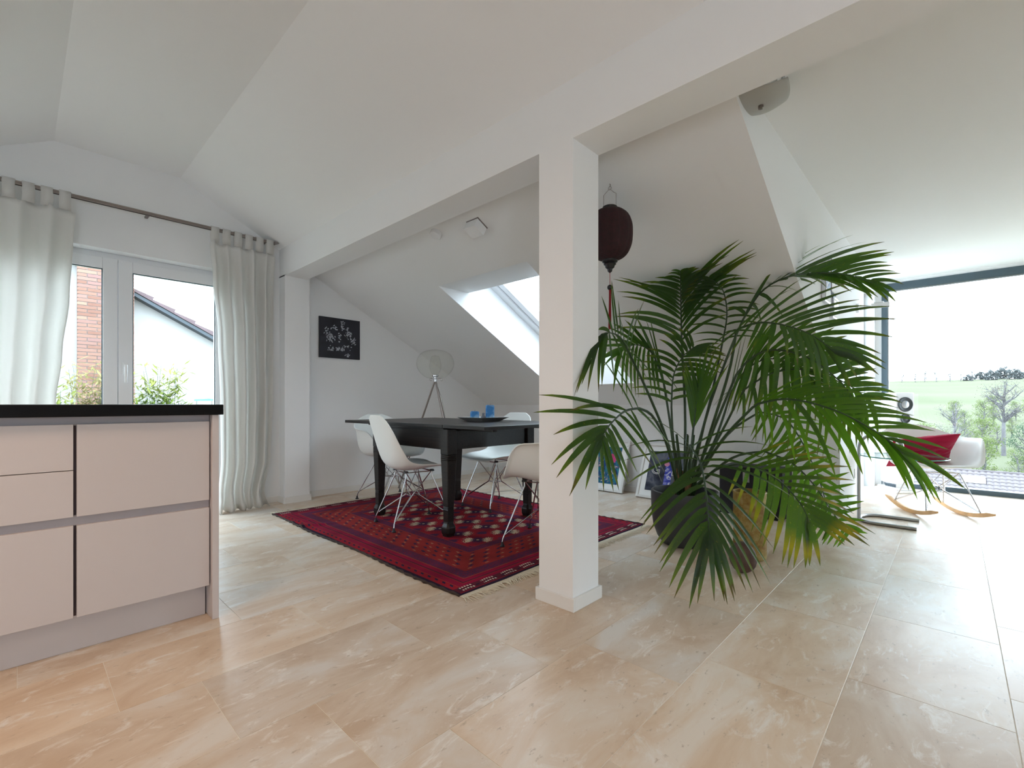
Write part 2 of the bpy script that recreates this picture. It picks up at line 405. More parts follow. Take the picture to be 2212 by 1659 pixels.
# left wall (garden door opening, z 0..2.09)
DY0, DY1, DZ = -1.12, 1.335, 2.092
b = MB()
b.prism([(DY1, -.1), (YK+.3, -.1), (YK+.3, zs(YK+.3)), (DY1, zs(DY1))], 'x', XW-.32, XW)
b.prism([(YC0-(ZF-DZ)/.533, DZ), (DY1, DZ), (DY1, zs(DY1)), (YC1, ZF), (YC0, ZF)], 'x', XW-.32, XW)
DYA = YC0-(ZF-DZ)/.533   # slope meets the lintel here
b.prism([(YB-.2, -.1), (DYA, -.1), (DYA, DZ), (YB-.2, zl(YB-.2))], 'x', XW-.32, XW)
struct(b.obj('wall_left', P))
# knee walls
struct(MB().box(XW-.3, XK-.0015, YK, YK+.3, -.1, zs(YK)+.02).obj('wall_back', P))
struct(MB().box(XW-.3, XE, YB-.3, YB, -.1, zl(YB)+.05).obj('wall_kitchen', P))
# cheek wall of the dormer, tall side window y 5.77..6.60
b = MB()
SY0, SY1, SZ = 5.77, 6.60, 2.17
b.prism([(YD0-.05, zs(YD0-.05)-.002), (YK, zs(YK)-.002), (YK, ZD+.1), (YD0-.05, ZD+.1)], 'x', XK-.18, XK)
b.box(XK-.18, XK, YK-.001, SY0, -.1, ZD+.1)
b.box(XK-.18, XK, SY0, SY1, SZ, ZD+.1)
b.box(XK-.18, XK, SY1, YD+.15, -.1, ZD+.1)
struct(b.obj('wall_dormer_side', P))
b = MB(); b.box(XE, XE+.3, YB-.3, -2.6, -.1, 3.0); b.box(XE, XE+.3, -1.5, YD+.3, -.1, 3.0); b.box(XE, XE+.3, -2.6, -1.5, 1.9, 3.0); b.box(XE, XE+.3, -2.6, -1.5, -.1, .05)
struct(b.obj('wall_right', P))
b = MB(); [b.box(XE+.1, XE+.17, y-.04, y+.04, .05, 1.9) for y in (-2.56, -1.54)]; b.box(XE+.1, XE+.17, -2.6, -1.5, .05, .12); b.box(XE+.1, XE+.17, -2.6, -1.5, 1.83, 1.9)
struct(b.obj('fill_window', M['anthracite']))  # added window out of view, lets in fill daylight from behind the camera
# dormer window wall remains: strips left and right of the window
WX0, WX1, WZ0, WZ1 = -.600, 3.0, 0.0, 2.27
b = MB(); b.box(WX1, XE+.2, YD, YD+.3, -.1, ZD+.1); b.box(XK-.18, WX0-.001, YD+.0, YD+.3, -.1, ZD+.1); b.box(XK-.18, WX1, YD, YD+.3, WZ1, ZD+.2)
struct(b.obj('wall_front', P))
# ceilings
struct(MB().box(XW-.3, XE+.2, YC0, YC1, ZF, ZF+.3).obj('ceiling', P))
b = MB()
def kl(x0, x1, y0, y1): b.prism([(y0, zl(y0)), (y1, zl(y1)), (y1, zl(y1)+.3), (y0, zl(y0)+.3)], 'x', x0, x1)
kl(XW-.3, -4.2, YB-.3, YC0); kl(1.5, XE+.2, YB-.3, YC0); kl(-4.2, 1.5, YB-.3, -2.7); kl(-4.2, 1.5, -1.7, YC0); kl(-3.4, 1.5, -2.7, -1.7)  # gap in the unseen slope is an added opening for fill daylight
struct(b.obj('ceiling_slope_kitchen', P))
SX0, SX1, SKY0, SKY1 = -3.25, -2.227, 2.51, 4.055
b = MB(); T = .5
def sl(x0, x1, y0, y1): b.prism([(y0, zs(y0)), (y1, zs(y1)), (y1, zs(y1)+T), (y0, zs(y0)+T)], 'x', x0, x1)
sl(XW-.3, SX0, YC1, YK+.25); sl(SX1, XK-.0015, YC1, YK+.25)
b.prism([(YC1, ZF), (SKY0, zs(SKY0)), (SKY0+.35, zs(SKY0)), (SKY0+.35, zs(SKY0+.35)+T), (YC1, ZF+T)], 'x', SX0, SX1)
b.prism([(SKY1, zs(SKY1)), (YK+.25, zs(YK+.25)), (YK+.25, zs(YK+.25)+T), (SKY1, zs(SKY1)+T)], 'x', SX0, SX1)
b.prism([(YC1, ZF), (YD0, ZD), (YD0, ZD+T), (YC1, ZF+.5)], 'x', XK, XE+.2)
struct(b.obj('ceiling_slope', P))
struct(MB().box(XK, XE+.2, YD0, YD+.3, ZD, ZD+.3).obj('ceiling_dormer', P))
struct(MB().box(-1.6, XE+.8, YD+.3, YD+1.45, 2.53, 2.68).obj('sky_light_blocker', M['stucco']))  # unseen slab added outside to cut sky light on the dormer floor
# column + beam + pilaster
CX0, CX1, CY0, CY1, ZB = -1.433, -1.237, 1.703, 1.908, 2.112
b = MB(); b.box(CX0, CX1, CY0, CY1, 0, ZB)
struct(b.obj('column', P), 'white square column carrying the ceiling beam')
b = MB(); b.prism([(CY0, ZB), (CY1, ZB), (CY1, zs(CY1)+.05), (CY0, zs(CY0)+.05)], 'x', XW, XE)
struct(b.obj('beam', P), 'long white ceiling beam on the square column')
PX = -4.50
struct(MB().box(XW, PX, 1.703, 1.93, 0, ZB+.01).obj('pilaster', P), 'white wall pilaster under the end of the beam')
# baseboards
bh, bt = .058, .013
TW = M['trimwhite']
b = MB(); b.box(CX0-bt, CX1+bt, CY0-bt, CY0, 0, bh); b.box(CX1, CX1+bt, CY0, CY1+bt, 0, bh); b.box(CX0-bt, CX0, CY0, CY1+bt, 0, bh); b.box(CX0, CX1, CY1, CY1+bt, 0, bh)
struct(mod_bevel(b.obj('baseboard_column', TW), .0015))
b = MB(); b.box(XW, XW+bt, DY1+.02, 1.703-bt, 0, bh); b.box(XW, PX+bt, 1.703-bt, 1.703, 0, bh); b.box(PX, PX+bt, 1.703, 1.93+bt, 0, bh); b.box(XW, PX, 1.93, 1.93+bt, 0, bh); b.box(XW, XW+bt, 1.93+bt, YK, 0, bh)
struct(mod_bevel(b.obj('baseboard_left', TW), .0015))
struct(mod_bevel(MB().box(XW+bt, XK, YK-bt, YK, 0, bh).obj('baseboard_back', TW), .0015))
b = MB(); b.box(XK, XK+bt, YK-bt, SY0-.02, 0, bh)
struct(mod_bevel(b.obj('baseboard_dormer', TW), .0015))
# knee wall access panel, faint line
struct(mod_bevel(MB().box(-2.0, -1.25, YK-.004, YK+.01, .10, .86).obj('trim_1', P), .001))

# ---- window_1: garden double door in the left wall
U = M['upvc']
b = MB(); fx0, fx1 = XW-.19, XW-.12
b.box(fx0, fx1, DY0, DY0+.05, .0, DZ); b.box(fx0, fx1, DY1-.05, DY1, 0, DZ); b.box(fx0, fx1, DY0+.05, DY1-.05, DZ-.045, DZ); b.box(fx0, fx1, DY0+.05, DY1-.05, 0, .05)
win = struct(mod_bevel(b.obj('window_1', U), .003))
def sash(y0, y1, handle=None):
    sx0, sx1 = XW-.165, XW-.095; z0, z1 = .05, DZ-.047+.005; wd = .088
    q = MB(); q.box(sx0, sx1, y0, y0+wd, z0, z1); q.box(sx0, sx1, y1-wd, y1, z0, z1); q.box(sx0, sx1, y0+wd, y1-wd, z1-wd, z1); q.box(sx0, sx1, y0+wd, y1-wd, z0, z0+wd+.02)
    s_ = mod_bevel(q.obj('sash', U, win), .004)
    g = .006; q = MB()
    for (a0, a1, c0, c1) in ((y0+wd, y0+wd+g, z0+wd, z1-wd), (y1-wd-g, y1-wd, z0+wd, z1-wd), (y0+wd, y1-wd, z1-wd-g, z1-wd), (y0+wd, y1-wd, z0+wd+.02, z0+wd+.02+g)):
        q.box(sx1-.018, sx1-.008, a0, a1, c0, c1)
    q.obj('gasket', M['gasket'], s_)
    MB().box(sx0+.03, sx0+.036, y0+wd-.01, y1-wd+.01, z0+wd, z1-wd+.01).obj('pane', M['pane'], s_)
    if handle:
        hy, hz = handle; q = MB()
        q.box(sx1, sx1+.012, hy-.016, hy+.016, hz-.045, hz+.045); q.tube([(sx1+.01, hy, hz+.02), (sx1+.05, hy, hz+.02)], .009, 10)
        q.tube([(sx1+.048, hy, hz+.028), (sx1+.05, hy, hz), (sx1+.05, hy, hz-.11)], [.010, .011, .008], 10)
        q.obj('handle', M['white_gloss'], s_, smooth=True, angle=40)
sash(-.245, .538); sash(DY0+.045, -.249); sash(.542, DY1-.045, (.582, 1.20))  # leftmost sash added out of view, widening the opening for more daylight

# ---- window_2: big fixed dormer window
A = M['anthracite']; b = MB(); wt = .052
b.box(WX0, WX0+wt, YD-.01, YD+.09, 0, WZ1); b.box(WX1-wt, WX1, YD-.01, YD+.09, 0, WZ1)
b.box(WX0+wt, WX1-wt, YD-.01, YD+.09, WZ1-.075, WZ1); b.box(WX0+wt, WX1-wt, YD-.01, YD+.09, 0, .050)
w2 = struct(mod_bevel(b.obj('window_2', A), .002))
MB().box(WX0+wt-.005, WX1-wt+.005, YD+.045, YD+.051, .045, WZ1-.07).obj('pane', M['pane'], w2)
q = MB(); q.box(WX0+wt, WX1-wt, YD+.02, YD+.044, WZ1-.087, WZ1-.075); q.box(WX0+wt, WX0+wt+.010, YD+.02, YD+.044, .05, WZ1-.075)
q.obj('glazing_bead', M['steel'], w2)
q = MB().box(WX0, WX1, YD+.09, YD+.34, -.06, -.01); q.obj('sill', M['white_gloss'], w2)
# ---- window_3: tall side window in the dormer cheek
b = MB(); e0, e1 = XK-.17, XK-.10
b.box(e0, e1, SY0, SY0+.05, 0, SZ); b.box(e0, e1, SY1-.05, SY1, 0, SZ); b.box(e0, e1, SY0+.05, SY1-.05, SZ-.06, SZ); b.box(e0, e1, SY0+.05, SY1-.05, 0, .06)
w3 = struct(mod_bevel(b.obj('window_3', A), .002)); MB().box(e0+.03, e0+.036, SY0+.045, SY1-.045, .055, SZ-.055).obj('pane', M['pane'], w3)
# ---- window_4: roof window; frame lies in the plane of the slope
sa = math.atan(.533); o4 = Vector((SX0, SKY0+.35, zs(SKY0+.35)+T)); ex = Vector((1, 0, 0)); ey = Vector((0, cos(sa), -sin(sa))); ez = Vector((0, sin(sa), cos(sa)))
M4 = Matrix(((ex.x, ey.x, ez.x, o4.x), (ex.y, ey.y, ez.y, o4.y), (ex.z, ey.z, ez.z, o4.z), (0, 0, 0, 1)))
SL = (SKY1-SKY0-.35)/cos(sa); SW = SX1-SX0
b = MB(); b.box(-.02, .075, -.02, SL+.1, -.06, .06); b.box(SW-.075, SW+.02, -.02, SL+.1, -.06, .06); b.box(.075, SW-.075, -.25, .06, -.02, .06); b.box(.075, SW-.075, SL-.03, SL+.1, -.06, .06)
b.xf(M4); w4 = struct(mod_bevel(b.obj('window_4', U), .004))
b = MB(); b.box(.083, .15, .07, SL-.04, -.045, .05); b.box(SW-.15, SW-.083, .07, SL-.04, -.045, .05); b.box(.15, SW-.15, .07, .14, -.045, .05); b.box(.15, SW-.15, SL-.12, SL-.04, -.045, .05)
b.xf(M4); s4 = mod_bevel(b.obj('sash', U, w4), .004)
b = MB().box(.075, .083, .07, SL-.04, -.03, 0); b.xf(M4); b.obj('gasket', M['rubber'], w4)
b = MB().box(.145, SW-.145, .135, SL-.115, .0, .006); b.xf(M4); b.obj('pane', M['pane'], s4)

FRONDS = [
 ([(-1.309,3,0.347),(-1.212,2.844,0.53),(-1.088,2.617,0.69)],
  [(-1.088,2.617,0.69),(-0.967,2.456,0.616),(-0.857,2.244,0.513),(-0.787,2.09,0.4),(-0.761,2.032,0.346)],
  [(-1.283,2.364,0.905),(-1.284,2.226,0.666),(-1.236,2.134,0.527),(-1.102,2.054,0.354),(-1.062,2.023,0.386),(-1.002,1.97,0.297),(-0.96,1.954,0.259),(-0.926,1.931,0.212),(-0.892,1.909,0.139),(-0.833,1.895,0.104),(-0.776,1.908,0.102),(-0.737,1.918,0.095)],
  [(-0.862,2.762,0.88),(-0.73,2.749,0.708),(-0.672,2.667,0.598),(-0.597,2.6,0.498),(-0.557,2.432,0.352),(-0.594,2.328,0.224),(-0.596,2.257,0.162),(-0.6,2.184,0.135),(-0.63,2.087,0.135),(-0.648,2.042,0.124),(-0.664,2.014,0.117),(-0.677,1.987,0.11),(-0.712,1.941,0.103)],17,0.03,0.16,'d',1),
 ([(-1.32,2.989,0.347),(-1.295,2.765,0.674),(-1.241,2.473,0.853),(-1.2,2.236,0.902)],
  [(-1.2,2.236,0.902),(-1.176,2.053,0.89),(-1.159,1.904,0.84),(-1.142,1.81,0.795),(-1.126,1.756,0.754)],
  [(-1.279,2.161,1.125),(-1.314,2.06,1.149),(-1.212,1.678,0.889),(-1.257,1.495,0.982),(-1.271,1.482,0.853),(-1.241,1.606,0.77),(-1.196,1.484,0.652),(-1.141,1.508,0.595),(-1.113,1.535,0.573),(-1.097,1.577,0.558),(-1.095,1.606,0.601)],
  [(-1.124,2.515,0.7),(-1.008,2.142,0.574),(-0.998,2.083,0.604),(-1.014,2.068,0.652),(-1.038,1.977,0.622),(-1.036,1.91,0.598),(-1.038,1.839,0.581),(-1.043,1.766,0.564),(-1.057,1.725,0.556),(-1.066,1.675,0.554)],11,0.032,0.1,'m',1),
 ([(-1.318,2.991,0.359),(-1.34,2.861,0.695),(-1.355,2.64,0.988),(-1.336,2.383,1.206)],
  [(-1.336,2.383,1.206),(-1.296,2.214,1.277),(-1.272,2.072,1.286),(-1.249,1.956,1.264)],
  [(-1.284,2.501,1.546),(-1.339,2.311,1.394),(-1.329,2.183,1.594),(-1.317,2.057,1.422),(-1.22,1.724,0.971),(-1.215,1.672,0.995)],
  [(-1.206,2.575,0.985),(-1.189,2.453,1.008),(-1.189,2.316,1.017),(-1.191,2.245,1.064),(-1.193,2.174,1.097),(-1.202,2.097,1.047),(-1.212,1.95,1.019),(-1.192,1.79,0.983),(-1.198,1.729,0.971)],11,0.03,0.09,'d',1),
 ([(-1.308,3.056,0.34),(-1.337,3.138,0.837),(-1.393,3.223,1.226),(-1.398,3.219,1.357)],
  [(-1.398,3.219,1.357),(-1.381,3.171,1.544),(-1.292,2.959,1.653),(-1.22,2.795,1.738)],
  [(-1.632,2.722,1.392),(-1.606,2.678,1.517),(-1.61,2.674,1.481),(-1.586,2.697,1.638),(-1.617,2.668,1.738),(-1.573,2.709,1.738),(-1.506,2.704,1.683),(-1.452,2.755,1.686),(-1.415,2.789,1.709),(-1.373,2.818,1.728),(-1.31,2.797,1.738),(-1.268,2.783,1.745)],
  [(-1.108,3.268,1.491),(-1.023,3.06,1.598),(-0.842,2.789,1.735),(-0.778,2.766,1.747),(-0.791,2.715,1.773),(-0.819,2.646,1.809),(-0.962,2.764,1.75),(-1.052,2.796,1.735),(-1.096,2.803,1.732),(-1.138,2.804,1.732),(-1.177,2.802,1.734)],17,0.03,0.05,'m',1),
 ([(-1.294,3.111,0.34),(-1.195,3.135,0.84),(-1.049,3.136,1.258),(-0.968,3.144,1.457)],
  [(-0.968,3.144,1.457),(-0.855,3.075,1.588),(-0.708,2.981,1.635),(-0.585,3.162,1.679),(-0.432,3.168,1.641),(-0.317,3.14,1.569)],
  [(-0.771,2.903,1.675),(-0.658,3.299,1.848),(-0.494,3.385,1.909),(-0.39,3.415,1.881),(-0.284,3.446,1.855),(-0.264,3.465,1.805),(-0.269,3.391,1.744),(-0.24,3.35,1.674),(-0.209,3.31,1.61),(-0.2,3.25,1.569)],
  [(-1.115,3.04,1.609),(-0.865,3.309,1.436),(-0.669,3.095,1.575),(-0.566,3.455,1.649),(-0.346,3.388,1.538),(-0.319,3.345,1.542),(-0.32,3.274,1.497),(-0.25,3.272,1.473),(-0.211,3.24,1.512)],15,0.03,0.07,'m',1),
 ([(-1.254,3.052,0.359),(-1.097,2.953,0.76),(-0.944,2.822,1.118),(-0.881,2.744,1.33)],
  [(-0.881,2.744,1.337),(-0.757,2.724,1.359),(-0.623,2.713,1.325),(-0.498,2.693,1.254),(-0.405,2.644,1.159)],
  [(-0.707,2.977,1.534),(-0.621,2.99,1.6),(-0.398,3.064,1.586),(-0.384,3.007,1.474),(-0.23,3.015,1.407),(-0.196,2.979,1.329),(-0.227,2.813,1.185),(-0.242,2.73,1.079),(-0.261,2.67,1.06)],
  [(-1.027,2.607,1.175),(-0.974,2.588,1.163),(-0.829,2.656,1.198),(-0.763,2.649,1.193),(-0.637,2.7,1.168),(-0.556,2.707,1.093),(-0.495,2.697,1.04),(-0.441,2.72,1.016),(-0.366,2.75,1.015),(-0.331,2.714,1.044),(-0.277,2.696,1.079)],16,0.03,0.09,'d',1),
 ([(-1.248,3.016,0.374),(-1.009,2.898,0.71),(-0.815,2.806,0.905)],
  [(-0.815,2.806,0.918),(-0.636,2.769,0.95),(-0.423,2.696,0.897),(-0.251,2.652,0.795),(-0.16,2.6,0.712)],
  [(-0.552,2.986,1.108),(-0.452,3.013,1.03),(-0.313,3.006,0.978),(-0.184,2.99,0.896),(-0.097,2.935,0.832),(-0.04,2.852,0.764),(0.026,2.708,0.587),(0.001,2.656,0.596)],
  [(-0.787,2.833,0.725),(-0.681,2.865,0.641),(-0.485,2.843,0.551),(-0.357,2.896,0.547),(-0.313,2.868,0.612),(-0.2,2.838,0.647),(-0.142,2.686,0.575),(-0.097,2.619,0.525),(-0.058,2.628,0.515),(-0.023,2.634,0.529)],18,0.026,0.08,'l',1),
 ([(-1.314,3.16,0.344),(-1.117,3.209,0.748),(-1.006,3.177,0.962)],
  [(-1.006,3.177,0.991),(-0.816,3.219,1.118),(-0.606,3.279,1.125),(-0.449,3.29,1.038),(-0.339,3.257,0.944)],
  [(-0.909,3.268,1.318),(-0.681,3.414,1.297),(-0.545,3.475,1.247),(-0.433,3.512,1.199),(-0.395,3.479,1.153),(-0.313,3.419,1.078),(-0.245,3.345,0.983),(-0.227,3.363,0.905)],
  [(-1.027,3.156,0.724),(-0.893,3.214,0.684),(-0.774,3.258,0.631),(-0.658,3.299,0.593),(-0.526,3.355,0.613),(-0.418,3.389,0.673),(-0.352,3.382,0.718),(-0.301,3.292,0.777)],16,0.028,0.09,'m',0),
 ([(-1.242,3.022,0.353),(-1.058,2.921,0.523),(-0.888,2.806,0.585)],
  [(-0.872,2.753,0.589),(-0.757,2.724,0.58),(-0.635,2.674,0.519),(-0.536,2.589,0.441),(-0.491,2.535,0.37)],
  [(-0.688,2.995,0.722),(-0.563,3.045,0.687),(-0.479,3.055,0.659),(-0.372,3.019,0.548),(-0.391,2.864,0.431),(-0.29,2.753,0.321),(-0.286,2.687,0.275),(-0.314,2.619,0.28),(-0.398,2.54,0.259)],
  [(-0.937,2.691,0.404),(-0.864,2.692,0.351),(-0.791,2.623,0.277),(-0.734,2.58,0.236),(-0.67,2.531,0.198),(-0.615,2.514,0.172),(-0.568,2.49,0.167),(-0.532,2.497,0.169),(-0.493,2.491,0.188),(-0.435,2.506,0.217)],13,0.034,0.07,'y',1),
 ([(-1.291,3.045,0.35),(-1.273,3.061,0.534),(-1.258,3.076,0.748)],
  [(-1.258,3.076,0.748),(-1.244,3.089,0.901),(-1.229,3.104,1.039)],
  [(-1.318,3.019,1.147),(-1.3,3.036,1.208),(-1.273,3.061,1.223),(-1.24,3.093,1.239)],
  [(-1.06,3.126,1.14),(-1.081,3.105,1.229),(-1.113,3.075,1.273),(-1.146,3.044,1.288),(-1.198,3.064,1.249)],7,0.03,0.02,'l',1),
 ([(-1.319,3.156,0.344),(-1.183,3.49,0.701),(-1.03,3.704,0.865)],
  [(-1.03,3.704,0.865),(-0.895,3.831,0.815),(-0.786,3.866,0.634),(-0.691,3.887,0.378),(-0.614,3.753,0.184),(-0.573,3.655,0.117)],
  [(-1.091,3.647,0.697),(-1.03,3.704,0.546),(-0.966,3.695,0.502),(-0.881,3.707,0.41),(-0.797,3.718,0.225),(-0.705,3.599,0.104),(-0.639,3.523,0.071),(-0.575,3.515,0.056)],
  [(-0.81,3.912,0.966),(-0.701,3.946,0.833),(-0.62,3.954,0.639),(-0.575,3.927,0.45),(-0.521,3.91,0.268),(-0.471,3.82,0.135),(-0.466,3.686,0.071),(-0.512,3.575,0.056)],18,0.028,0.05,'l',0),
 ([(-1.386,3.161,0.322),(-1.484,3.206,0.833),(-1.543,3.219,1.135)],
  [(-1.543,3.219,1.135),(-1.604,3.161,1.303),(-1.665,3.035,1.347),(-1.723,2.911,1.275)],
  [(-1.616,3.15,1.538),(-1.689,3.012,1.529),(-1.759,2.878,1.471),(-1.779,2.79,1.286),(-1.74,2.758,1.154)],
  [(-1.445,3.311,1),(-1.52,3.172,0.966),(-1.569,3.057,0.981),(-1.64,2.99,0.965),(-1.685,2.878,0.997),(-1.705,2.79,1.059)],13,0.026,0.06,'m',0),
 ([(-1.337,3.138,0.337),(-1.26,3.349,0.9),(-1.207,3.468,1.363)],
  [(-1.207,3.468,1.363),(-1.093,3.223,1.514),(-1.042,2.993,1.633),(-1.085,2.883,1.69)],
  [(-1.332,3.281,1.357),(-1.373,3.222,1.517),(-1.327,3.04,1.611),(-1.247,2.927,1.67),(-1.162,2.865,1.701)],
  [(-0.983,3.535,1.35),(-0.891,3.305,1.469),(-0.86,3.094,1.578),(-0.889,2.93,1.663),(-0.998,2.866,1.698)],13,0.028,0.06,'m',0),
 ([(-1.303,3.102,0.346),(-1.18,3.218,0.652),(-1.084,3.241,0.963)],
  [(-1.084,3.241,0.978),(-0.99,3.261,1.143),(-0.865,3.309,1.214),(-0.724,3.374,1.165),(-0.618,3.406,1.046)],
  [(-1.028,3.293,1.361),(-0.88,3.364,1.385),(-0.736,3.432,1.333),(-0.597,3.495,1.224),(-0.503,3.514,1.046),(-0.474,3.473,0.932)],
  [(-1.165,3.095,0.902),(-1.081,3.105,0.843),(-0.973,3.207,0.843),(-0.851,3.254,0.844),(-0.732,3.297,0.831),(-0.617,3.337,0.847),(-0.526,3.355,0.848)],16,0.03,0.09,'d',0),
 ([(-1.317,3.047,0.352),(-1.373,3.036,0.652),(-1.406,3.073,0.901)],
  [(-1.406,3.073,0.932),(-1.395,3.084,1.122),(-1.328,3.079,1.244),(-1.251,3.082,1.3)],
  [(-1.59,2.899,0.996),(-1.554,2.865,1.15),(-1.474,2.872,1.3),(-1.385,2.956,1.407),(-1.295,3.04,1.453)],
  [(-1.206,3.125,0.963),(-1.162,3.167,1.055),(-1.099,3.157,1.143),(-1.06,3.126,1.229),(-1.081,3.105,1.318)],12,0.028,0.05,'m',0),
 ([(-1.31,3.165,0.337),(-1.107,3.356,0.553),(-0.931,3.453,0.605)],
  [(-0.931,3.453,0.605),(-0.783,3.525,0.534),(-0.65,3.513,0.398),(-0.554,3.535,0.232),(-0.472,3.544,0.129)],
  [(-0.773,3.603,0.745),(-0.649,3.651,0.656),(-0.52,3.635,0.517),(-0.448,3.635,0.348),(-0.399,3.613,0.215),(-0.386,3.556,0.1)],
  [(-0.931,3.453,0.34),(-0.827,3.483,0.227),(-0.748,3.489,0.117),(-0.671,3.493,0.057),(-0.597,3.495,0.027),(-0.503,3.514,0.028)],14,0.028,0.05,'l',0),
 ([(-1.269,3.066,0.362),(-1.106,3.014,0.757),(-0.949,2.955,1.098)],
  [(-0.933,2.971,1.139),(-0.794,2.991,1.235),(-0.605,3.033,1.19),(-0.443,3.021,1.042),(-0.359,2.99,0.907)],
  [(-0.848,3.051,1.402),(-0.694,3.127,1.435),(-0.523,3.193,1.382),(-0.395,3.204,1.265),(-0.304,3.152,1.129),(-0.267,3.077,0.979),(-0.278,3.039,0.895)],
  [(-0.999,2.908,0.904),(-0.882,2.949,0.836),(-0.74,3.015,0.825),(-0.601,3.009,0.841),(-0.47,2.996,0.77),(-0.393,2.999,0.737),(-0.339,2.982,0.753)],16,0.03,0.09,'m',0),
]

# ================================================================ KITCHEN ISLAND
IY, IX = .600, -2.310           # end panel outer face, panel front
b = MB(); b.box(-3.05, -2.40, -2.2, IY-.030, .0, .142, 0)
isl = thing('kitchen_island', 'taupe kitchen island base with handleless drawers and recessed grip rails', 'kitchen island', (-2.7, -.6, 0))
def ip(mb, name, m, lab=None, par=None, bev=.0012):
    mb.xf(Matrix.Translation((2.7, .6, 0))) if par is None else None
    o = mb.obj(name, m, par or isl); mod_bevel(o, bev)
    if lab: o['label'] = lab
    return o
ip(b, 'plinth', M['taupe'])
ip(MB().box(-3.05, IX, IY-.025, IY, 0, .878), 'end_panel', M['taupe'], bev=.002)
b = MB(); b.box(-3.04, -2.362, -2.2, IY-.027, .142, .878); ip(b, 'carcass', M['carcass'])
b = MB(); b.box(-2.375, -2.352, -2.2, IY-.027, .845, .878); b.box(-2.375, -2.352, -2.2, IY-.027, .478, .516)
ip(b, 'grip_rail', M['taupe_dark'], 'recessed grey lilac grip rails')
FX0, FX1 = -2.358, -2.335
def drawer(y0, y1, z0, z1): ip(MB().box(FX0, FX1, y0, y1, z0, z1), 'drawer', M['taupe'])
drawer(.150, .570, .512, .850); drawer(.150, .570, .143, .479)
for y0, y1 in ((-.76, .141), (-1.67, -.769)):
    drawer(y0, y1, .6835, .850); drawer(y0, y1, .512, .681); drawer(y0, y1, .143, .480)
wt_ = MB().box(-3.12, -2.296, -2.2, IY+.014, .8785, .9225).obj('worktop', M['granite']); mod_bevel(wt_, .003, 3)
tag(wt_, 'black speckled stone worktop lying on the taupe island', 'worktop')

# ================================================================ CURTAINS
cr = thing('curtain_rail', 'slim grooved metal curtain rail above the garden door', 'curtain rail', (XW, 0, 2.40))
b = MB()
for k, (dz, h) in enumerate(((.0, .011), (-.017, .006))):
    b.box(.105, .125, -1.3, 1.62, dz-h/2, dz+h/2)
b.box(.108, .122, -1.3, 1.62, -.02, .004)
b.obj('rail', M['bronze'], cr)
MB().add([(.10, 1.62, -.022), (.13, 1.62, -.022), (.13, 1.62, .010), (.10, 1.62, .010), (.10, 1.665, .004), (.13, 1.665, .004), (.13, 1.675, .010), (.10, 1.675, .010)],
         [(0,3,2,1),(4,5,6,7),(0,1,5,4),(1,2,6,5),(2,3,7,6),(3,0,4,7)]).obj('end_cap', M['chrome_dark'], cr)
for y in (-.9, .7, 1.55): MB().box(0, .11, y-.01, y+.01, -.012, .0).obj('bracket', M['bronze'], cr)

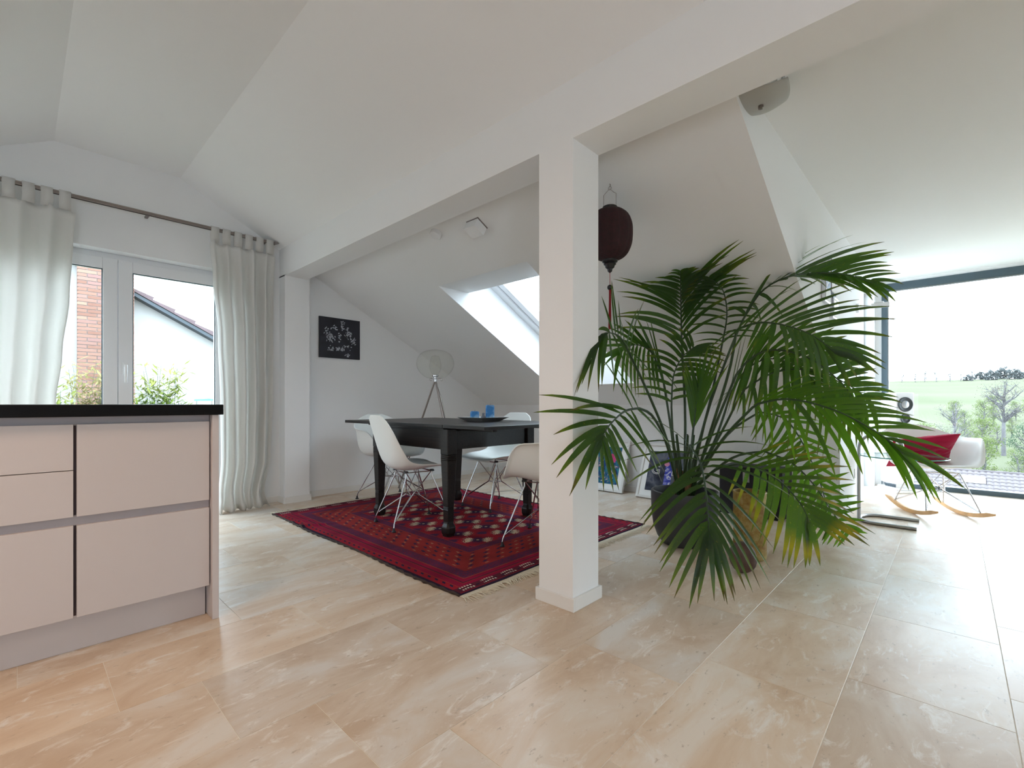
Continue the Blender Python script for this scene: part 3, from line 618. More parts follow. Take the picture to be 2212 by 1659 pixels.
def curtain(name, label, edges, nf, amp, tabs, zhem, seed):
    """edges: list of (z, y_left, y_right) from the top down; folds run down the cloth"""
    rnd = random.Random(seed); root = thing(name, label, 'curtain', (XW+.115, (edges[0][1]+edges[0][2])/2, 0))
    ly = (edges[0][1]+edges[0][2])/2
    NU, NZ = nf*14, 46; zt = edges[0][0]; vs = []; fs = []
    ph = [rnd.uniform(-.6, .6) for _ in range(nf+2)]; am = [rnd.uniform(.6, 1.25) for _ in range(nf+2)]
    for j in range(NZ+1):
        t = j/NZ; z = zt+(zhem-zt)*t
        # edge interpolation
        yl = yr = None
        for (a, b_) in zip(edges, edges[1:]):
            if a[0] >= z >= b_[0] or b_ is edges[-1]:
                f = (a[0]-z)/max(a[0]-b_[0], 1e-6); f = min(max(f, 0), 1); f = f*f*(3-2*f)
                yl = a[1]+(b_[1]-a[1])*f; yr = a[2]+(b_[2]-a[2])*f
                if a[0] >= z >= b_[0]: break
        for i in range(NU+1):
            u = i/NU; k = u*nf; kk = int(min(k, nf-1))
            A = amp*(am[kk]*(1-(k-kk))+am[kk+1]*(k-kk))*(.35+.65*min(1, t*5))
            x = A*sin(2*pi*k+ph[kk]*.6)+.006*sin(7*pi*u+9*t)
            y = yl+(yr-yl)*(u+.012*sin(2*pi*k*1.0+1.3+2*t))
            # crumpled pooling at the hem
            if t > .93: x += .06*(t-.93)/.07*(.6+.6*sin(5*k+1)) ; zz = z+.012*sin(9*k+2)*(t-.93)/.07
            else: zz = z
            if j <= 1: zz += (-.030 if j == 0 else -.012)*abs(cos(pi*u*tabs))**1.5
            vs.append((x, y-ly, max(zz, .004)))
    for j in range(NZ):
        for i in range(NU):
            a = j*(NU+1)+i; fs.append((a, a+1, a+NU+2, a+NU+1))
    q = MB(); q.v = vs; q.f = fs; q.m = [0]*len(fs)
    o = q.obj('cloth', M['curtain'], root, smooth=True); s_ = o.modifiers.new('t', 'SOLIDIFY'); s_.thickness = .0015
    # tab loops over the rail
    for k in range(tabs):
        u = (k+.5)/tabs; y = edges[0][1]+(edges[0][2]-edges[0][1])*u-ly; tw = .030
        q = MB(); pr = [(.010, -.11), (.016, -.06), (.016, -.01), (.014, .012), (.004, .018), (-.006, .016), (-.010, -.01), (-.010, -.06), (-.006, -.11)]
        zr = 2.398; vv = []
        for (px_, pz) in pr:
            zz = zr+pz if pz > -.10 else edges[0][0]-.02
            sk = rnd.uniform(-.003, .003)
            vv += [(px_, y-tw+sk, zz), (px_, y+tw+sk, zz)]
        q.add(vv, [(2*i, 2*i+1, 2*i+3, 2*i+2) for i in range(len(pr)-1)])
        t_ = q.obj('tab', M['curtain'], root, smooth=True); s_ = t_.modifiers.new('t', 'SOLIDIFY'); s_.thickness = .002
    return root
curtain('curtain', 'cream tab-top curtain gathered beside the white wall pilaster',
        [(2.305, 1.10, 1.62), (1.98, 1.125, 1.605), (1.5, 1.165, 1.60), (.95, 1.185, 1.60), (.45, 1.19, 1.585), (.12, 1.17, 1.53), (.0, 1.15, 1.56)], 5, .040, 6, .006, 3)
curtain('curtain', 'cream tab-top curtain at the left edge behind the worktop',
        [(2.305, -.62, .275), (2.05, -.60, .262), (1.68, -.58, .245), (1.28, -.55, .21), (.93, -.52, .18), (.3, -.5, .15), (.0, -.5,   .15)], 6, .042, 10, .006, 11)

# ================================================================ RUG
def rug_mat():
    m, n, l, p = nt('rug_weave')
    tc = n.new('ShaderNodeTexCoord'); sp = n.new('ShaderNodeSeparateXYZ'); l.new(tc.outputs['Object'], sp.inputs[0])
    def mth(op, a, b=None, c_=None):
        q = n.new('ShaderNodeMath'); q.operation = op
        for i, v in enumerate((a, b, c_)):
            if v is None: continue
            if isinstance(v, (int, float)): q.inputs[i].default_value = v
            else: l.new(v, q.inputs[i])
        return q.outputs[0]
    HX, HY = 1.205, .91
    X, Y = sp.outputs[0], sp.outputs[1]
    dx = mth('SUBTRACT', HX, mth('ABSOLUTE', X)); dy = mth('SUBTRACT', HY, mth('ABSOLUTE', Y)); d = mth('MINIMUM', dx, dy)
    r = n.new('ShaderNodeValToRGB'); r.color_ramp.interpolation = 'CONSTANT'; e = r.color_ramp.elements
    red = (.25, .009, .020, 1); rus = (.22, .020, .020, 1); pur = (.060, .018, .055, 1); dk = (.020, .010, .028, 1); ora = (.25, .05, .025, 1); crim = (.21, .005, .030, 1)
    bands = [(0, dk), (.012, red), (.055, ora), (.060, crim), (.10, rus), (.105, dk), (.112, crim), (.147, ora), (.152, pur), (.226, rus), (.232, rus), (.450, ora), (.455, pur), (.522, ora), (.528, red)]
    mr = n.new('ShaderNodeMapRange'); mr.inputs[2].default_value = .92; mr.inputs[2].default_value = .92; l.new(d, mr.inputs[0]); l.new(mr.outputs[0], r.inputs[0])
    mr.inputs[1].default_value = 0
    for i, (pos, col) in enumerate(bands):
        x = e[0] if i == 0 else (e[1] if i == 1 else e.new(pos/.92)); x.position = pos/.92; x.color = col
    base = r.outputs[0]
    def mix(fac, col, under):
        q = n.new('ShaderNodeMix'); q.data_type = 'RGBA'
        if isinstance(fac, (int, float)): q.inputs[0].default_value = fac
        else: l.new(fac, q.inputs[0])
        l.new(under, q.inputs[6]); q.inputs[7].default_value = (*col, 1) if len(col) == 3 else col
        return q.outputs[2]
    def band(a, b): return mth('MULTIPLY', mth('GREATER_THAN', d, a), mth('LESS_THAN', d, b))
    def cell(v, size, off=0):  # -0.5..0.5 in each cell
        return mth('SUBTRACT', mth('FRACT', mth('ADD', mth('DIVIDE', v, size), off)), .5)
    # guls in the field: rows along X, two crossed colours
    gx_ = mth('MULTIPLY', cell(X, .205, .632), .205); gy_ = mth('MULTIPLY', cell(Y, .27, .37), .27)
    ax = mth('ABSOLUTE', gx_); ay = mth('ABSOLUTE', gy_); nzt = n.new('ShaderNodeTexNoise'); nzt.inputs['Scale'].default_value = 120; nzt.inputs['Detail'].default_value = 2
    l.new(tc.outputs['Object'], nzt.inputs['Vector']); nz = nzt.outputs['Fac']
    octo = mth('MAXIMUM', mth('MAXIMUM', mth('DIVIDE', ax, .080), mth('DIVIDE', ay, .092)), mth('DIVIDE', mth('ADD', ax, ay), .125))
    infield = mth('GREATER_THAN', d, .53)
    wob_ = mth('ADD', octo, mth('MULTIPLY', mth('SUBTRACT', nz, .5), 1.9))
    same = mth('GREATER_THAN', mth('MULTIPLY', gx_, gy_), .0002)
    ring = mth('MULTIPLY', mth('GREATER_THAN', octo, 1.0), mth('LESS_THAN', octo, 1.14))
    base = mix(mth('MULTIPLY', mth('MULTIPLY', ring, infield), .55), (.05, .010, .03), base)
    cream_ = mth('MULTIPLY', mth('MULTIPLY', same, mth('GREATER_THAN', wob_, .50)), mth('LESS_THAN', wob_, .95))
    base = mix(mth('MULTIPLY', cream_, infield), (.52, .42, .29), base)
    opp = mth('MULTIPLY', mth('MULTIPLY', mth('SUBTRACT', 1, same), mth('LESS_THAN', octo, .9)), mth('GREATER_THAN', nz, .52))
    base = mix(mth('MULTIPLY', opp, infield), (.07, .012, .04), base)
    core = mth('LESS_THAN', wob_, .50)
    base = mix(mth('MULTIPLY', core, infield), (.030, .012, .045), base)
    dot_ = mth('MULTIPLY', mth('LESS_THAN', octo, .12), infield)
    base = mix(dot_, (.40, .30, .2), base)
    # tiny motifs between
    c2x = cell(X, .205, .132); c2y = cell(Y, .27, .87)
    tiny = mth('LESS_THAN', mth('ADD', mth('ABSOLUTE', c2x), mth('ABSOLUTE', c2y)), mth('MULTIPLY', nz, .40))
    base = mix(mth('MULTIPLY', tiny, infield), (.05, .015, .05), base)
    # border marks in the wide rust band
    s_ = mth('MULTIPLY', cell(mth('ADD', X, mth('MULTIPLY', Y, 1.0)), .13), 1)
    bd = mth('MULTIPLY', cell(d, .055), 1)
    mk = mth('MULTIPLY', mth('LESS_THAN', mth('ADD', mth('ABSOLUTE', s_), mth('ABSOLUTE', mth('MULTIPLY', bd, 1.0))), mth('MULTIPLY', nz, .30)), band(.245, .44))
    base = mix(mth('MULTIPLY', mk, .7), (.30, .17, .10), base)
    s3 = cell(mth('ADD', X, Y), .11, .5); bd3 = cell(d, .055, .5)
    mk3 = mth('MULTIPLY', mth('LESS_THAN', mth('ADD', mth('ABSOLUTE', s3), mth('ABSOLUTE', bd3)), mth('MULTIPLY', nz, .45)), band(.245, .44))
    base = mix(mk3, (.03, .013, .045), base)
    # dashes in the outer band
    s4 = cell(mth('ADD', X, Y), .062); mk4 = mth('MULTIPLY', mth('LESS_THAN', mth('ABSOLUTE', s4), .2), band(.036, .052)); base = mix(mk4, (.015, .012, .04), base)
    # speckle in the purple bands
    nz2 = n.new('ShaderNodeTexNoise'); nz2.inputs['Scale'].default_value = 160; nz2.inputs['Detail'].default_value = 1; l.new(tc.outputs['Object'], nz2.inputs['Vector'])
    pb = mth('MAXIMUM', band(.152, .226), band(.455, .522)); base = mix(mth('MULTIPLY', mth('GREATER_THAN', nz2.outputs['Fac'], .54), pb), (.15, .012, .03), base)
    # white dotted motifs on the short ends
    endd = mth('MULTIPLY', mth('GREATER_THAN', dx, .02), mth('LESS_THAN', dx, .075))
    s5 = cell(Y, .017); s6 = cell(Y, .15); s7 = mth('ABSOLUTE', cell(mth('ADD', dx, mth('MULTIPLY', mth('ABSOLUTE', s6), .02)), .028))
    mk5 = mth('MULTIPLY', mth('MULTIPLY', mth('MULTIPLY', mth('LESS_THAN', mth('ABSOLUTE', s5), .27), mth('LESS_THAN', mth('ABSOLUTE', s6), .30)), mth('LESS_THAN', s7, .22)), endd)
    base = mix(mth('MULTIPLY', endd, .75), (.028, .010, .022), base); base = mix(mk5, (.60, .52, .42), base)
    # large slow wear
    nz3 = n.new('ShaderNodeTexNoise'); nz3.inputs['Scale'].default_value = 5; nz3.inputs['Detail'].default_value = 4; l.new(tc.outputs['Object'], nz3.inputs['Vector'])
    q = n.new('ShaderNodeMix'); q.data_type = 'RGBA'; q.blend_type = 'MULTIPLY'; q.inputs[0].default_value = 1; l.new(base, q.inputs[6])
    mrr = n.new('ShaderNodeMapRange'); mrr.inputs[1].default_value = .3; mrr.inputs[2].default_value = .7; mrr.inputs[3].default_value = .8; mrr.inputs[4].default_value = 1.3
    l.new(nz3.outputs['Fac'], mrr.inputs[0]); l.new(mrr.outputs[0], q.inputs[7]); l.new(q.outputs[2], p.inputs['Base Color'])
    p.inputs['Roughness'].default_value = .9; p.inputs['Specular IOR Level'].default_value = .12; p.inputs['Sheen Weight'].default_value = .0
    bp = n.new('ShaderNodeBump'); bp.inputs['Strength'].default_value = .6; bp.inputs['Distance'].default_value = .003; l.new(nz2.outputs['Fac'], bp.inputs['Height']); l.new(bp.outputs[0], p.inputs['Normal'])
    return m
rc = (-2.925, 2.37)
rug = thing('rug', 'dark red patterned wool rug with fringed ends under the dining table', 'rug', (rc[0], rc[1], 0))
q = MB(); NX, NY = 120, 90; HX, HY = 1.205, .91
def rug_pt(x, y):
    wx = .006*sin(9*y+1)*(abs(x)/HX)**3; wy = .010*sin(5*x+.5)*(abs(y)/HY)**3
    z = .0085+.0015*noise.noise(Vector((x*2.5, y*2.5, 0)))
    # soft ridge near the garden door end of the front edge
    rg = math.exp(-((x+.62-.35*(y+HY))/.022)**2)*max(0, 1-(y+HY)/.34)*.016
    rg += math.exp(-((x+.80-.35*(y+HY))/.022)**2)*max(0, 1-(y+HY)/.22)*.009
    return (x+wx, y+wy, z+rg)
for j in range(NY+1):
    for i in range(NX+1):
        q.v.append(rug_pt(-HX+2*HX*i/NX, -HY+2*HY*j/NY))
for j in range(NY):
    for i in range(NX):
        a = j*(NX+1)+i; q.f.append((a, a+1, a+NX+2, a+NX+1)); q.m.append(0)
# skirt
for L in ([(i, 0) for i in range(NX+1)], [(NX, j) for j in range(NY+1)], [(i, NY) for i in range(NX, -1, -1)], [(0, j) for j in range(NY, -1, -1)]):
    k = len(q.v); ids = [j*(NX+1)+i for i, j in L]
    for a in ids: v = q.v[a]; q.v.append((v[0], v[1], .0005))
    for t in range(len(ids)-1): q.f.append((ids[t], k+t, k+t+1, ids[t+1])); q.m.append(0)
q.obj('pile', rug_mat(), rug, smooth=True, angle=50)
# binding on the long edges, flat kilim end + fringe on the short ends
sb = mat('side_binding', (.045, .028, .022), .95, bump=1, bscale=200)
for s_ in (-1, 1):
    pts = [(rug_pt(-HX+2*HX*i/90, s_*HY)[0], rug_pt(-HX+2*HX*i/90, s_*HY)[1]+s_*(.004+.003*sin(i*1.9)), .006+rug_pt(-HX+2*HX*i/90, s_*HY)[2]-.0085) for i in range(91)]
    MB().tube(pts, [.0065+.0025*sin(i*2.3) for i in range(91)], 6).obj('side_binding', sb, rug, smooth=True)
rnd = random.Random(5)
for s_ in (-1, 1):
    MB().box(min(s_*HX, s_*(HX+.028)), max(s_*HX, s_*(HX+.028)), -HY-.004, HY+.004, .0008, .0055).obj('woven_end', M['cream'], rug)
    q = MB(); y = -HY
    while y < HY:
        L = rnd.uniform(.035, .07); a = rnd.uniform(-.028, .028)+.02*sin(y*14); x0 = s_*(HX+.026)
        q.tube([(x0, y, .004), (x0+s_*L*.5, y+a*.5, .0075), (x0+s_*L, y+a, .003)], [.0022, .0026, .0012], 4); y += rnd.uniform(.004, .009)
    f_ = q.obj('fringe', M['cream'], rug); f_['kind'] = 'stuff'

# ================================================================ DINING TABLE
WD = M['wood']; TX, TY = -3.0, 2.47
tb = thing('dining_table', 'dark espresso wooden draw-leaf dining table on the red rug', 'table', (TX, TY, 0))
RZ = .010  # rug height under the feet
topz = .783; th = .022; HWx, HDy = .475, .49
def tp(mb, name, m=WD, bev=.002): return mod_bevel(mb.obj(name, m, tb), bev)
NB = 4
for k in range(NB):
    y0 = -HDy+2*HDy*k/NB; tp(MB().box(-HWx, HWx, y0+.0006, y0+2*HDy/NB-.0006, topz-th, topz), 'top_plank', bev=.0012)
LW = .418
for s_ in (-1, 1):
    a, b_ = sorted((s_*(HWx+.0035), s_*(HWx+LW)))
    tp(MB().box(a, b_, -HDy, HDy, topz-th-.001, topz-.0005), 'draw_leaf')
    for y in (-.30, .28):
        a, b_ = sorted((s_*.25, s_*(HWx+LW-.10))); tp(MB().box(a, b_, y-.02, y+.02, topz-th-.022, topz-th-.001), 'leaf_runner')
q = MB()
lx, ly, lt = .448, .412, .082
q.box(-lx, lx, -ly-.018, -ly+.004, .605, topz-th-.024); q.box(-lx, lx, ly-.004, ly+.018, .605, topz-th-.024)
q.box(-lx-.018, -lx+.004, -ly, ly, .605, topz-th-.024); q.box(lx-.004, lx+.018, -ly, ly, .605, topz-th-.024)
tp(q, 'apron')
q = MB(); q.box(-lx+.02, lx-.02, -ly-.03, ly+.03, topz-th-.024, topz-th-.0005); tp(q, 'top_frame')
inlay = mat('groove_highlight', (.35, .35, .37), .4)
for sx in (-1, 1):
    for sy in (-1, 1):
        q = MB(); ring = []
        prof = [(.041, .738), (.041, .60), (.041, .565), (.0385, .558), (.038, .515), (.0365, .50), (.027, .16), (.0265, .10), (.028, .085), (.040, .062), (.040, .022), (.033, .006), (.033, 0)]
        pr2 = []
        for (h, z) in prof: pr2.append((h, z))
        # reeded grooves
        for zz in (.556, .545, .534, .523): pass
        k = 0; vs = []; fs = []
        full = [(.041, .738), (.041, .566), (.037, .563), (.0405, .560), (.0405, .554), (.037, .551), (.0405, .548), (.0405, .542), (.037, .539), (.0405, .536), (.0405, .530), (.037, .527), (.040, .524), (.038, .50),
                (.0278, .205), (.0255, .203), (.0277, .200), (.0277, .196), (.0255, .194), (.0276, .191), (.0276, .187), (.0255, .185), (.0275, .182), (.0262, .10), (.028, .088), (.038, .068), (.0405, .058), (.0405, .024), (.034, .008), (.034, .0)]
        for (h, z) in full:
            c_ = h*.35 if z < .09 else h*.10   # chamfered corners
            vs += [(h-c_, h, z), (-h+c_, h, z), (-h, h-c_, z), (-h, -h+c_, z), (-h+c_, -h, z), (h-c_, -h, z), (h, -h+c_, z), (h, h-c_, z)]
        nR = len(full)
        for i in range(nR-1):
            for j in range(8): fs.append((i*8+j, (i+1)*8+j, (i+1)*8+(j+1) % 8, i*8+(j+1) % 8))
        fs += [tuple(range(8)), tuple((nR-1)*8+j for j in range(8))[::-1]]
        q.add(vs, fs); q.xf(Matrix.Translation((sx*lx, sy*ly, RZ))); lg = q.obj('leg', WD, tb)

# tray and candles
tr = MB(); a, b2, h = .092, .150, .034; t_ = .004
tr.add([(-a,-a,0),(a,-a,0),(a,a,0),(-a,a,0),(-b2,-b2,h),(b2,-b2,h),(b2,b2,h),(-b2,b2,h),
        (-b2+.008,-b2+.008,h),(b2-.008,-b2+.008,h),(b2-.008,b2-.008,h),(-b2+.008,b2-.008,h),(-a+.004,-a+.004,.006),(a-.004,-a+.004,.006),(a-.004,a-.004,.006),(-a+.004,a-.004,.006)],
       [(0,3,2,1),(0,1,5,4),(1,2,6,5),(2,3,7,6),(3,0,4,7),(4,5,9,8),(5,6,10,9),(6,7,11,10),(7,4,8,11),(8,9,13,12),(9,10,14,13),(10,11,15,14),(11,8,12,15),(12,13,14,15)])
tcx, tcy = -2.775, 2.595
t_o = tr.obj('tray', M['tray'], loc=(tcx, tcy, topz)); mod_bevel(t_o, .0015); tag(t_o, 'square grey metal tray holding the blue candles on the dining table', 'tray')
def candle(x, y, hgt, r, lab, rz):
    c_ = thing('pillar_candle', lab, 'candle', (x, y, topz+.006), rz, 'blue candles on the tray')
    q = MB(); k = r*.28
    pr = []
    pts = [(r-k, r), (-r+k, r), (-r, r-k), (-r, -r+k), (-r+k, -r), (r-k, -r), (r, -r+k), (r, r-k)]
    vs = [(px_, py, 0) for px_, py in pts]+[(px_, py, hgt-.004+.004*sin(i*1.7)) for i, (px_, py) in enumerate(pts)]+[(px_*.72, py*.72, hgt-.007) for px_, py in pts]
    fs = [tuple(range(8))[::-1]]+[(j, (j+1) % 8, 8+(j+1) % 8, 8+j) for j in range(8)]+[(8+j, 8+(j+1) % 8, 16+(j+1) % 8, 16+j) for j in range(8)]+[tuple(16+j for j in range(8))]
    q.add(vs, fs); mod_bevel(q.obj('wax', M['wax'], c_), .002)
    MB().tube([(0, 0, hgt-.01), (.001, 0, hgt+.001), (.003, .001, hgt+.008)], .0011, 6).obj('wick', M['black'], c_)
candle(tcx-.052, tcy-.045, .078, .035, 'short blue square candle, left of the two on the tray', R(45))
candle(tcx+.028, tcy+.050, .128, .035, 'tall blue square candle, right of the two on the tray', R(45))
st = MB().lathe([(.016, 0), (.022, .012), (.019, .03), (.012, .04), (.009, .052), (.013, .058), (.006, .062), (0, .063)], seg=16).obj('pebble', M['tray'], loc=(tcx+.0-.030, tcy+.030, topz+.006), smooth=True)
tag(st, 'small grey ornament between the two blue candles', 'ornament')

# ================================================================ MOULDED SHELL CHAIRS
ARMX = [(0, 0, 0), (.30, .004, 0), (.56, .03, 0), (.74, .14, 0), (.835, .34, 0), (.885, .60, 0), (.915, .85, 0), (.955, .97, 0), (1.0, 1.0, 0)]
def shell_mesh(C, E, seg=28, na=18, gx=.62, gz=2.6, lip=.012, arm=False):
    q = MB()
    for j in range(seg+1):
        t = j/seg; c_ = crom(C, t); e_ = crom(E, t)
        for i in range(-na, na+1):
            a = abs(i)/na; sgn = 1 if i >= 0 else -1
            fx = sin(a*pi/2)**1.0 if False else (1-(1-a)**1.35)
            fz = a**gz
            if arm:
                k_ = sin(pi*min(1, max(0, (t-.02)/.75)))**.7; q_ = crom(ARMX, a); fx = fx*(1-k_)+q_.x*k_; fz = fz*(1-k_)+q_.y*k_
            x = e_.x*fx; y = c_.y+(e_.y-c_.y)*fz; z = c_.z+(e_.z-c_.z)*fz
            q.v.append((sgn*x, y, z))
    W_ = 2*na+1
    for j in range(seg):
        for i in range(2*na):
            a = j*W_+i; q.f.append((a, a+W_, a+W_+1, a+1)); q.m.append(0)
    return q
C_side = [(0, .235, .418), (0, .222, .432), (0, .14, .438), (0, .04, .428), (0, -.06, .418), (0, -.15, .428), (0, -.20, .475), (0, -.232, .57), (0, -.262, .69), (0, -.287, .79), (0, -.296, .832)]
E_side = [(.165, .225, .420), (.205, .215, .445), (.222, .13, .462), (.228, .04, .468), (.230, -.05, .476), (.232, -.125, .505), (.230, -.165, .565), (.222, -.205, .64), (.207, -.243, .72), (.175, -.278, .79), (.105, -.296, .830)]
C_arm = [(0, .235, .418), (0, .218, .432), (0, .13, .435), (0, .03, .422), (0, -.07, .412), (0, -.16, .424), (0, -.215, .475), (0, -.25, .57), (0, -.28, .68), (0, -.30, .77), (0, -.308, .812)]
E_arm = [(.17, .225, .422), (.235, .20, .450), (.272, .165, .52), (.298, .125, .605), (.325, .06, .662), (.330, -.04, .675), (.318, -.13, .688), (.282, -.205, .715), (.230, -.255, .748), (.16, -.29, .785), (.085, -.307, .808)]
def chair_base(root, fx_, fyf, fyr, mz=.405, foot_z=0.0):
    ch = M['chrome']
    mounts = {(-1, 1): (-.125, .10, mz), (1, 1): (.125, .10, mz), (-1, -1): (-.105, -.10, mz-.004), (1, -1): (.105, -.10, mz-.004)}
    hub = {(-1, 1): (-.045, .035, .215), (1, 1): (.045, .035, .215), (-1, -1): (-.045, -.035, .215), (1, -1): (.045, -.035, .215)}
    q = MB(); q.tube([hub[(-1, 1)], hub[(1, 1)], hub[(1, -1)], hub[(-1, -1)]], .0035, 6, closed=True)
    q.tube([mounts[(-1, 1)], mounts[(1, 1)]], .005, 6); q.tube([mounts[(-1, -1)], mounts[(1, -1)]], .005, 6)
    for s_ in (-1, 1):
        q.tube([mounts[(s_, 1)], mounts[(s_, -1)]], .004, 6)
    q.obj('hub_frame', ch, root, smooth=True, angle=50)
    for sx in (-1, 1):
        for sy in (-1, 1):
            F_ = Vector((sx*fx_, fyf if sy > 0 else -fyr, foot_z+.022)); Mt = Vector(mounts[(sx, sy)]); Hb = Vector(hub[(sx, sy)])
            q = MB(); K = F_+(Mt-F_)*.10+Vector((0, 0, .012))
            q.tube([F_, F_+Vector((sx*-.004, sy*-.004, .03)), Mt+Vector((0, 0, -.03)), Mt], .0055, 8)
            oppx = Vector(mounts[(-sx, sy)]); oppy = Vector(mounts[(sx, -sy)])
            q.tube([K, Hb+Vector((0, 0, 0)), Vector(mounts[(-sx, sy)])*.97+Vector((0, 0, .012))], .0034, 6)
            q.tube([K+Vector((sx*.006, 0, 0)), Hb+Vector((sx*.008, -sy*.006, .004)), Vector(mounts[(sx, -sy)])*.97+Vector((0, 0, .012))], .0034, 6)
            lg = q.obj('leg', ch, root, smooth=True, angle=50)
            if foot_z == 0:
                MB().lathe([(.016, 0), (.0165, .004), (.012, .008), (.008, .018), (.0075, .030)], (F_.x, F_.y, 0), 12).obj('glide', M['black'], lg, smooth=True, angle=40)
    for m_ in mounts.values(): MB().lathe([(.019, 0), (.019, .006), (.014, .014)], (m_[0], m_[1], m_[2]-.001), 12).obj('shock_mount', M['cone'], root, smooth=True, angle=40)
def shell_chair(name, label, loc, rz, arm=False, group=None):
    root = thing(name, label, 'chair', loc, rz, group)
    q = shell_mesh(C_arm, E_arm, 34, 24, gz=2.2, arm=True) if arm else shell_mesh(C_side, E_side, 30, 14, gz=2.4)
    o = q.obj('seat_shell', M['shell'], root, smooth=True)
    s_ = o.modifiers.new('t', 'SOLIDIFY'); s_.thickness = .007; s_.offset = 0
    b_ = o.modifiers.new('b', 'BEVEL'); b_.width = .003; b_.segments = 2; b_.limit_method = 'ANGLE'; b_.angle_limit = R(50)
    if arm: chair_base(root, .245, .205, .215)
    else: chair_base(root, .185, .225, .225)
    return root
G = 'white shell chairs round the dining table'
shell_chair('dining_chair', 'white shell side chair in front of the table beside the near left leg', (-3.04, 2.10, RZ), R(-11), group=G)
shell_chair('dining_chair', 'white shell side chair on the far side facing the candle tray', (-3.02, 2.97, RZ), R(178), group=G)
shell_chair('dining_armchair', 'white shell armchair at the left end of the table below the framed painting', (-3.97, 2.50, RZ), R(-88), True, G)
shell_chair('dining_armchair', 'white shell armchair partly hidden behind the square column', (-2.0, 2.44, RZ), R(110), True, G)

# ================================================================ FLOOR LAMP
lc = Vector((-4.03, 3.07, 0))
lp = thing('floor_lamp', 'tripod floor lamp with a clear glass globe behind the dining table', 'lamp', lc)
gz = 1.345
prof = [(.052, -.150), (.10, -.140), (.155, -.095), (.188, -.045), (.200, 0), (.192, .05), (.168, .10), (.120, .135), (.06, .152), (0, .156)]
def sm(pr, k=4):
    out = []
    for i in range((len(pr)-1)*k+1):
        v = crom([(a, b_, 0) for a, b_ in pr], i/((len(pr)-1)*k)); out.append((max(v.x, 0), v.y))
    return out
MB().lathe([(r_, z+gz) for r_, z in sm(prof)], seg=48).obj('glass_globe', M['bulbglass'], lp, smooth=True)
MB().lathe([(r_, z+gz) for r_, z in sm([(.018, -.11), (.045, -.085), (.062, -.03), (.055, .03), (.045, .075), (.03, .09), (0, .092)])], seg=32).obj('inner_glass', M['bulbglass'], lp, smooth=True)
q = MB(); q.lathe([(.012, gz-.19), (.017, gz-.185), (.017, gz-.155), (.022, gz-.15), (.022, gz-.135), (.034, gz-.128), (.034, gz-.115), (.014, gz-.110)], seg=20); q.obj('lamp_holder', M['chrome'], lp, smooth=True, angle=40)
q = MB(); q.lathe([(.055, gz-.152), (.030, gz-.156), (.012, gz-.15)], seg=24)
for k in range(3):
    a = 2*pi*k/3+.6
    q.tube([(.045*cos(a), .045*sin(a), gz-.150), (.075*cos(a), .075*sin(a), gz-.152), (.080*cos(a), .080*sin(a), gz-.165), (.065*cos(a), .065*sin(a), gz-.178), (.055*cos(a), .055*sin(a), gz-.170)], .0022, 6)
q.obj('globe_clip', M['chrome'], lp, smooth=True)
for k, (fx_, fy_) in enumerate(((-.385, -.205), (.36, .02), (-.02, .36))):
    q = MB(); q.tube([(fx_*.02, fy_*.02, gz-.185), (fx_, fy_, .004)], .0095, 10); q.obj('leg', M['bronze'], lp, smooth=True, angle=50)
MB().tube([(.012, .0, gz-.19), (.09, .01, 1.0), (.13, .02, .82), (.17, .01, .70), (.33, .03, .08), (.42, .12, .005), (.6, .5, .004), (.9, .9, .004)], .0028, 6).obj('cable', M['cord'], lp, smooth=True)

# ================================================================ WALL / CEILING ITEMS
pa = thing('painting', 'black canvas with white painted figures hanging on the left wall', 'painting', (XW+.001, 2.298, 1.60))
MB().box(0, .022, -.219, .219, -.206, .206).obj('canvas', mat('canvas_black', (.012, .013, .022), .6, var=.5, vscale=6), pa)
def strokes(name, par, col, blobs, x, seedv):
    rn = random.Random(seedv); q = MB()
    for (cy, cz, w_, h_, n_) in blobs:
        for _ in range(n_):
            y = rn.gauss(cy, w_*.42); z = rn.gauss(cz, h_*.42); L = rn.uniform(.008, .026); a = rn.uniform(-1.4, 1.4); wd = rn.uniform(.002, .006); N_ = 6
            v = []; k = rn.uniform(-.5, .5)
            for i in range(N_):
                t = i/(N_-1)-.5; yy = y+L*t*cos(a)-k*L*t*t*sin(a)*2; zz = z+L*t*sin(a)+k*L*t*t*cos(a)*2; ww = wd*(1-abs(2*t)**2)+.0006
                v += [(x, yy-ww*sin(a), zz+ww*cos(a)), (x, yy+ww*sin(a), zz-ww*cos(a))]
            q.add(v, [(2*i, 2*i+1, 2*i+3, 2*i+2) for i in range(N_-1)])
    return q.obj(name, mat(name+'_paint', col, .7), par)
strokes('painted_figures', pa, (.50, .52, .58), [(-.12, .02, .06, .04, 34), (-.10, -.02, .05, .03, 16), (-.14, .08, .04, .03, 9), (-.06, .10, .03, .03, 10), (.02, .13, .03, .05, 20), (.09, .05, .04, .05, 26), (.08, .10, .01, .04, 6), (.14, -.01, .03, .05, 18), (-.01, .02, .02, .07, 12), (.0, -.11, .10, .02, 34), (.07, -.08, .05, .015, 12), (-.10, -.12, .04, .03, 14), (.08, -.17, .05, .02, 9)], .0226, 4)
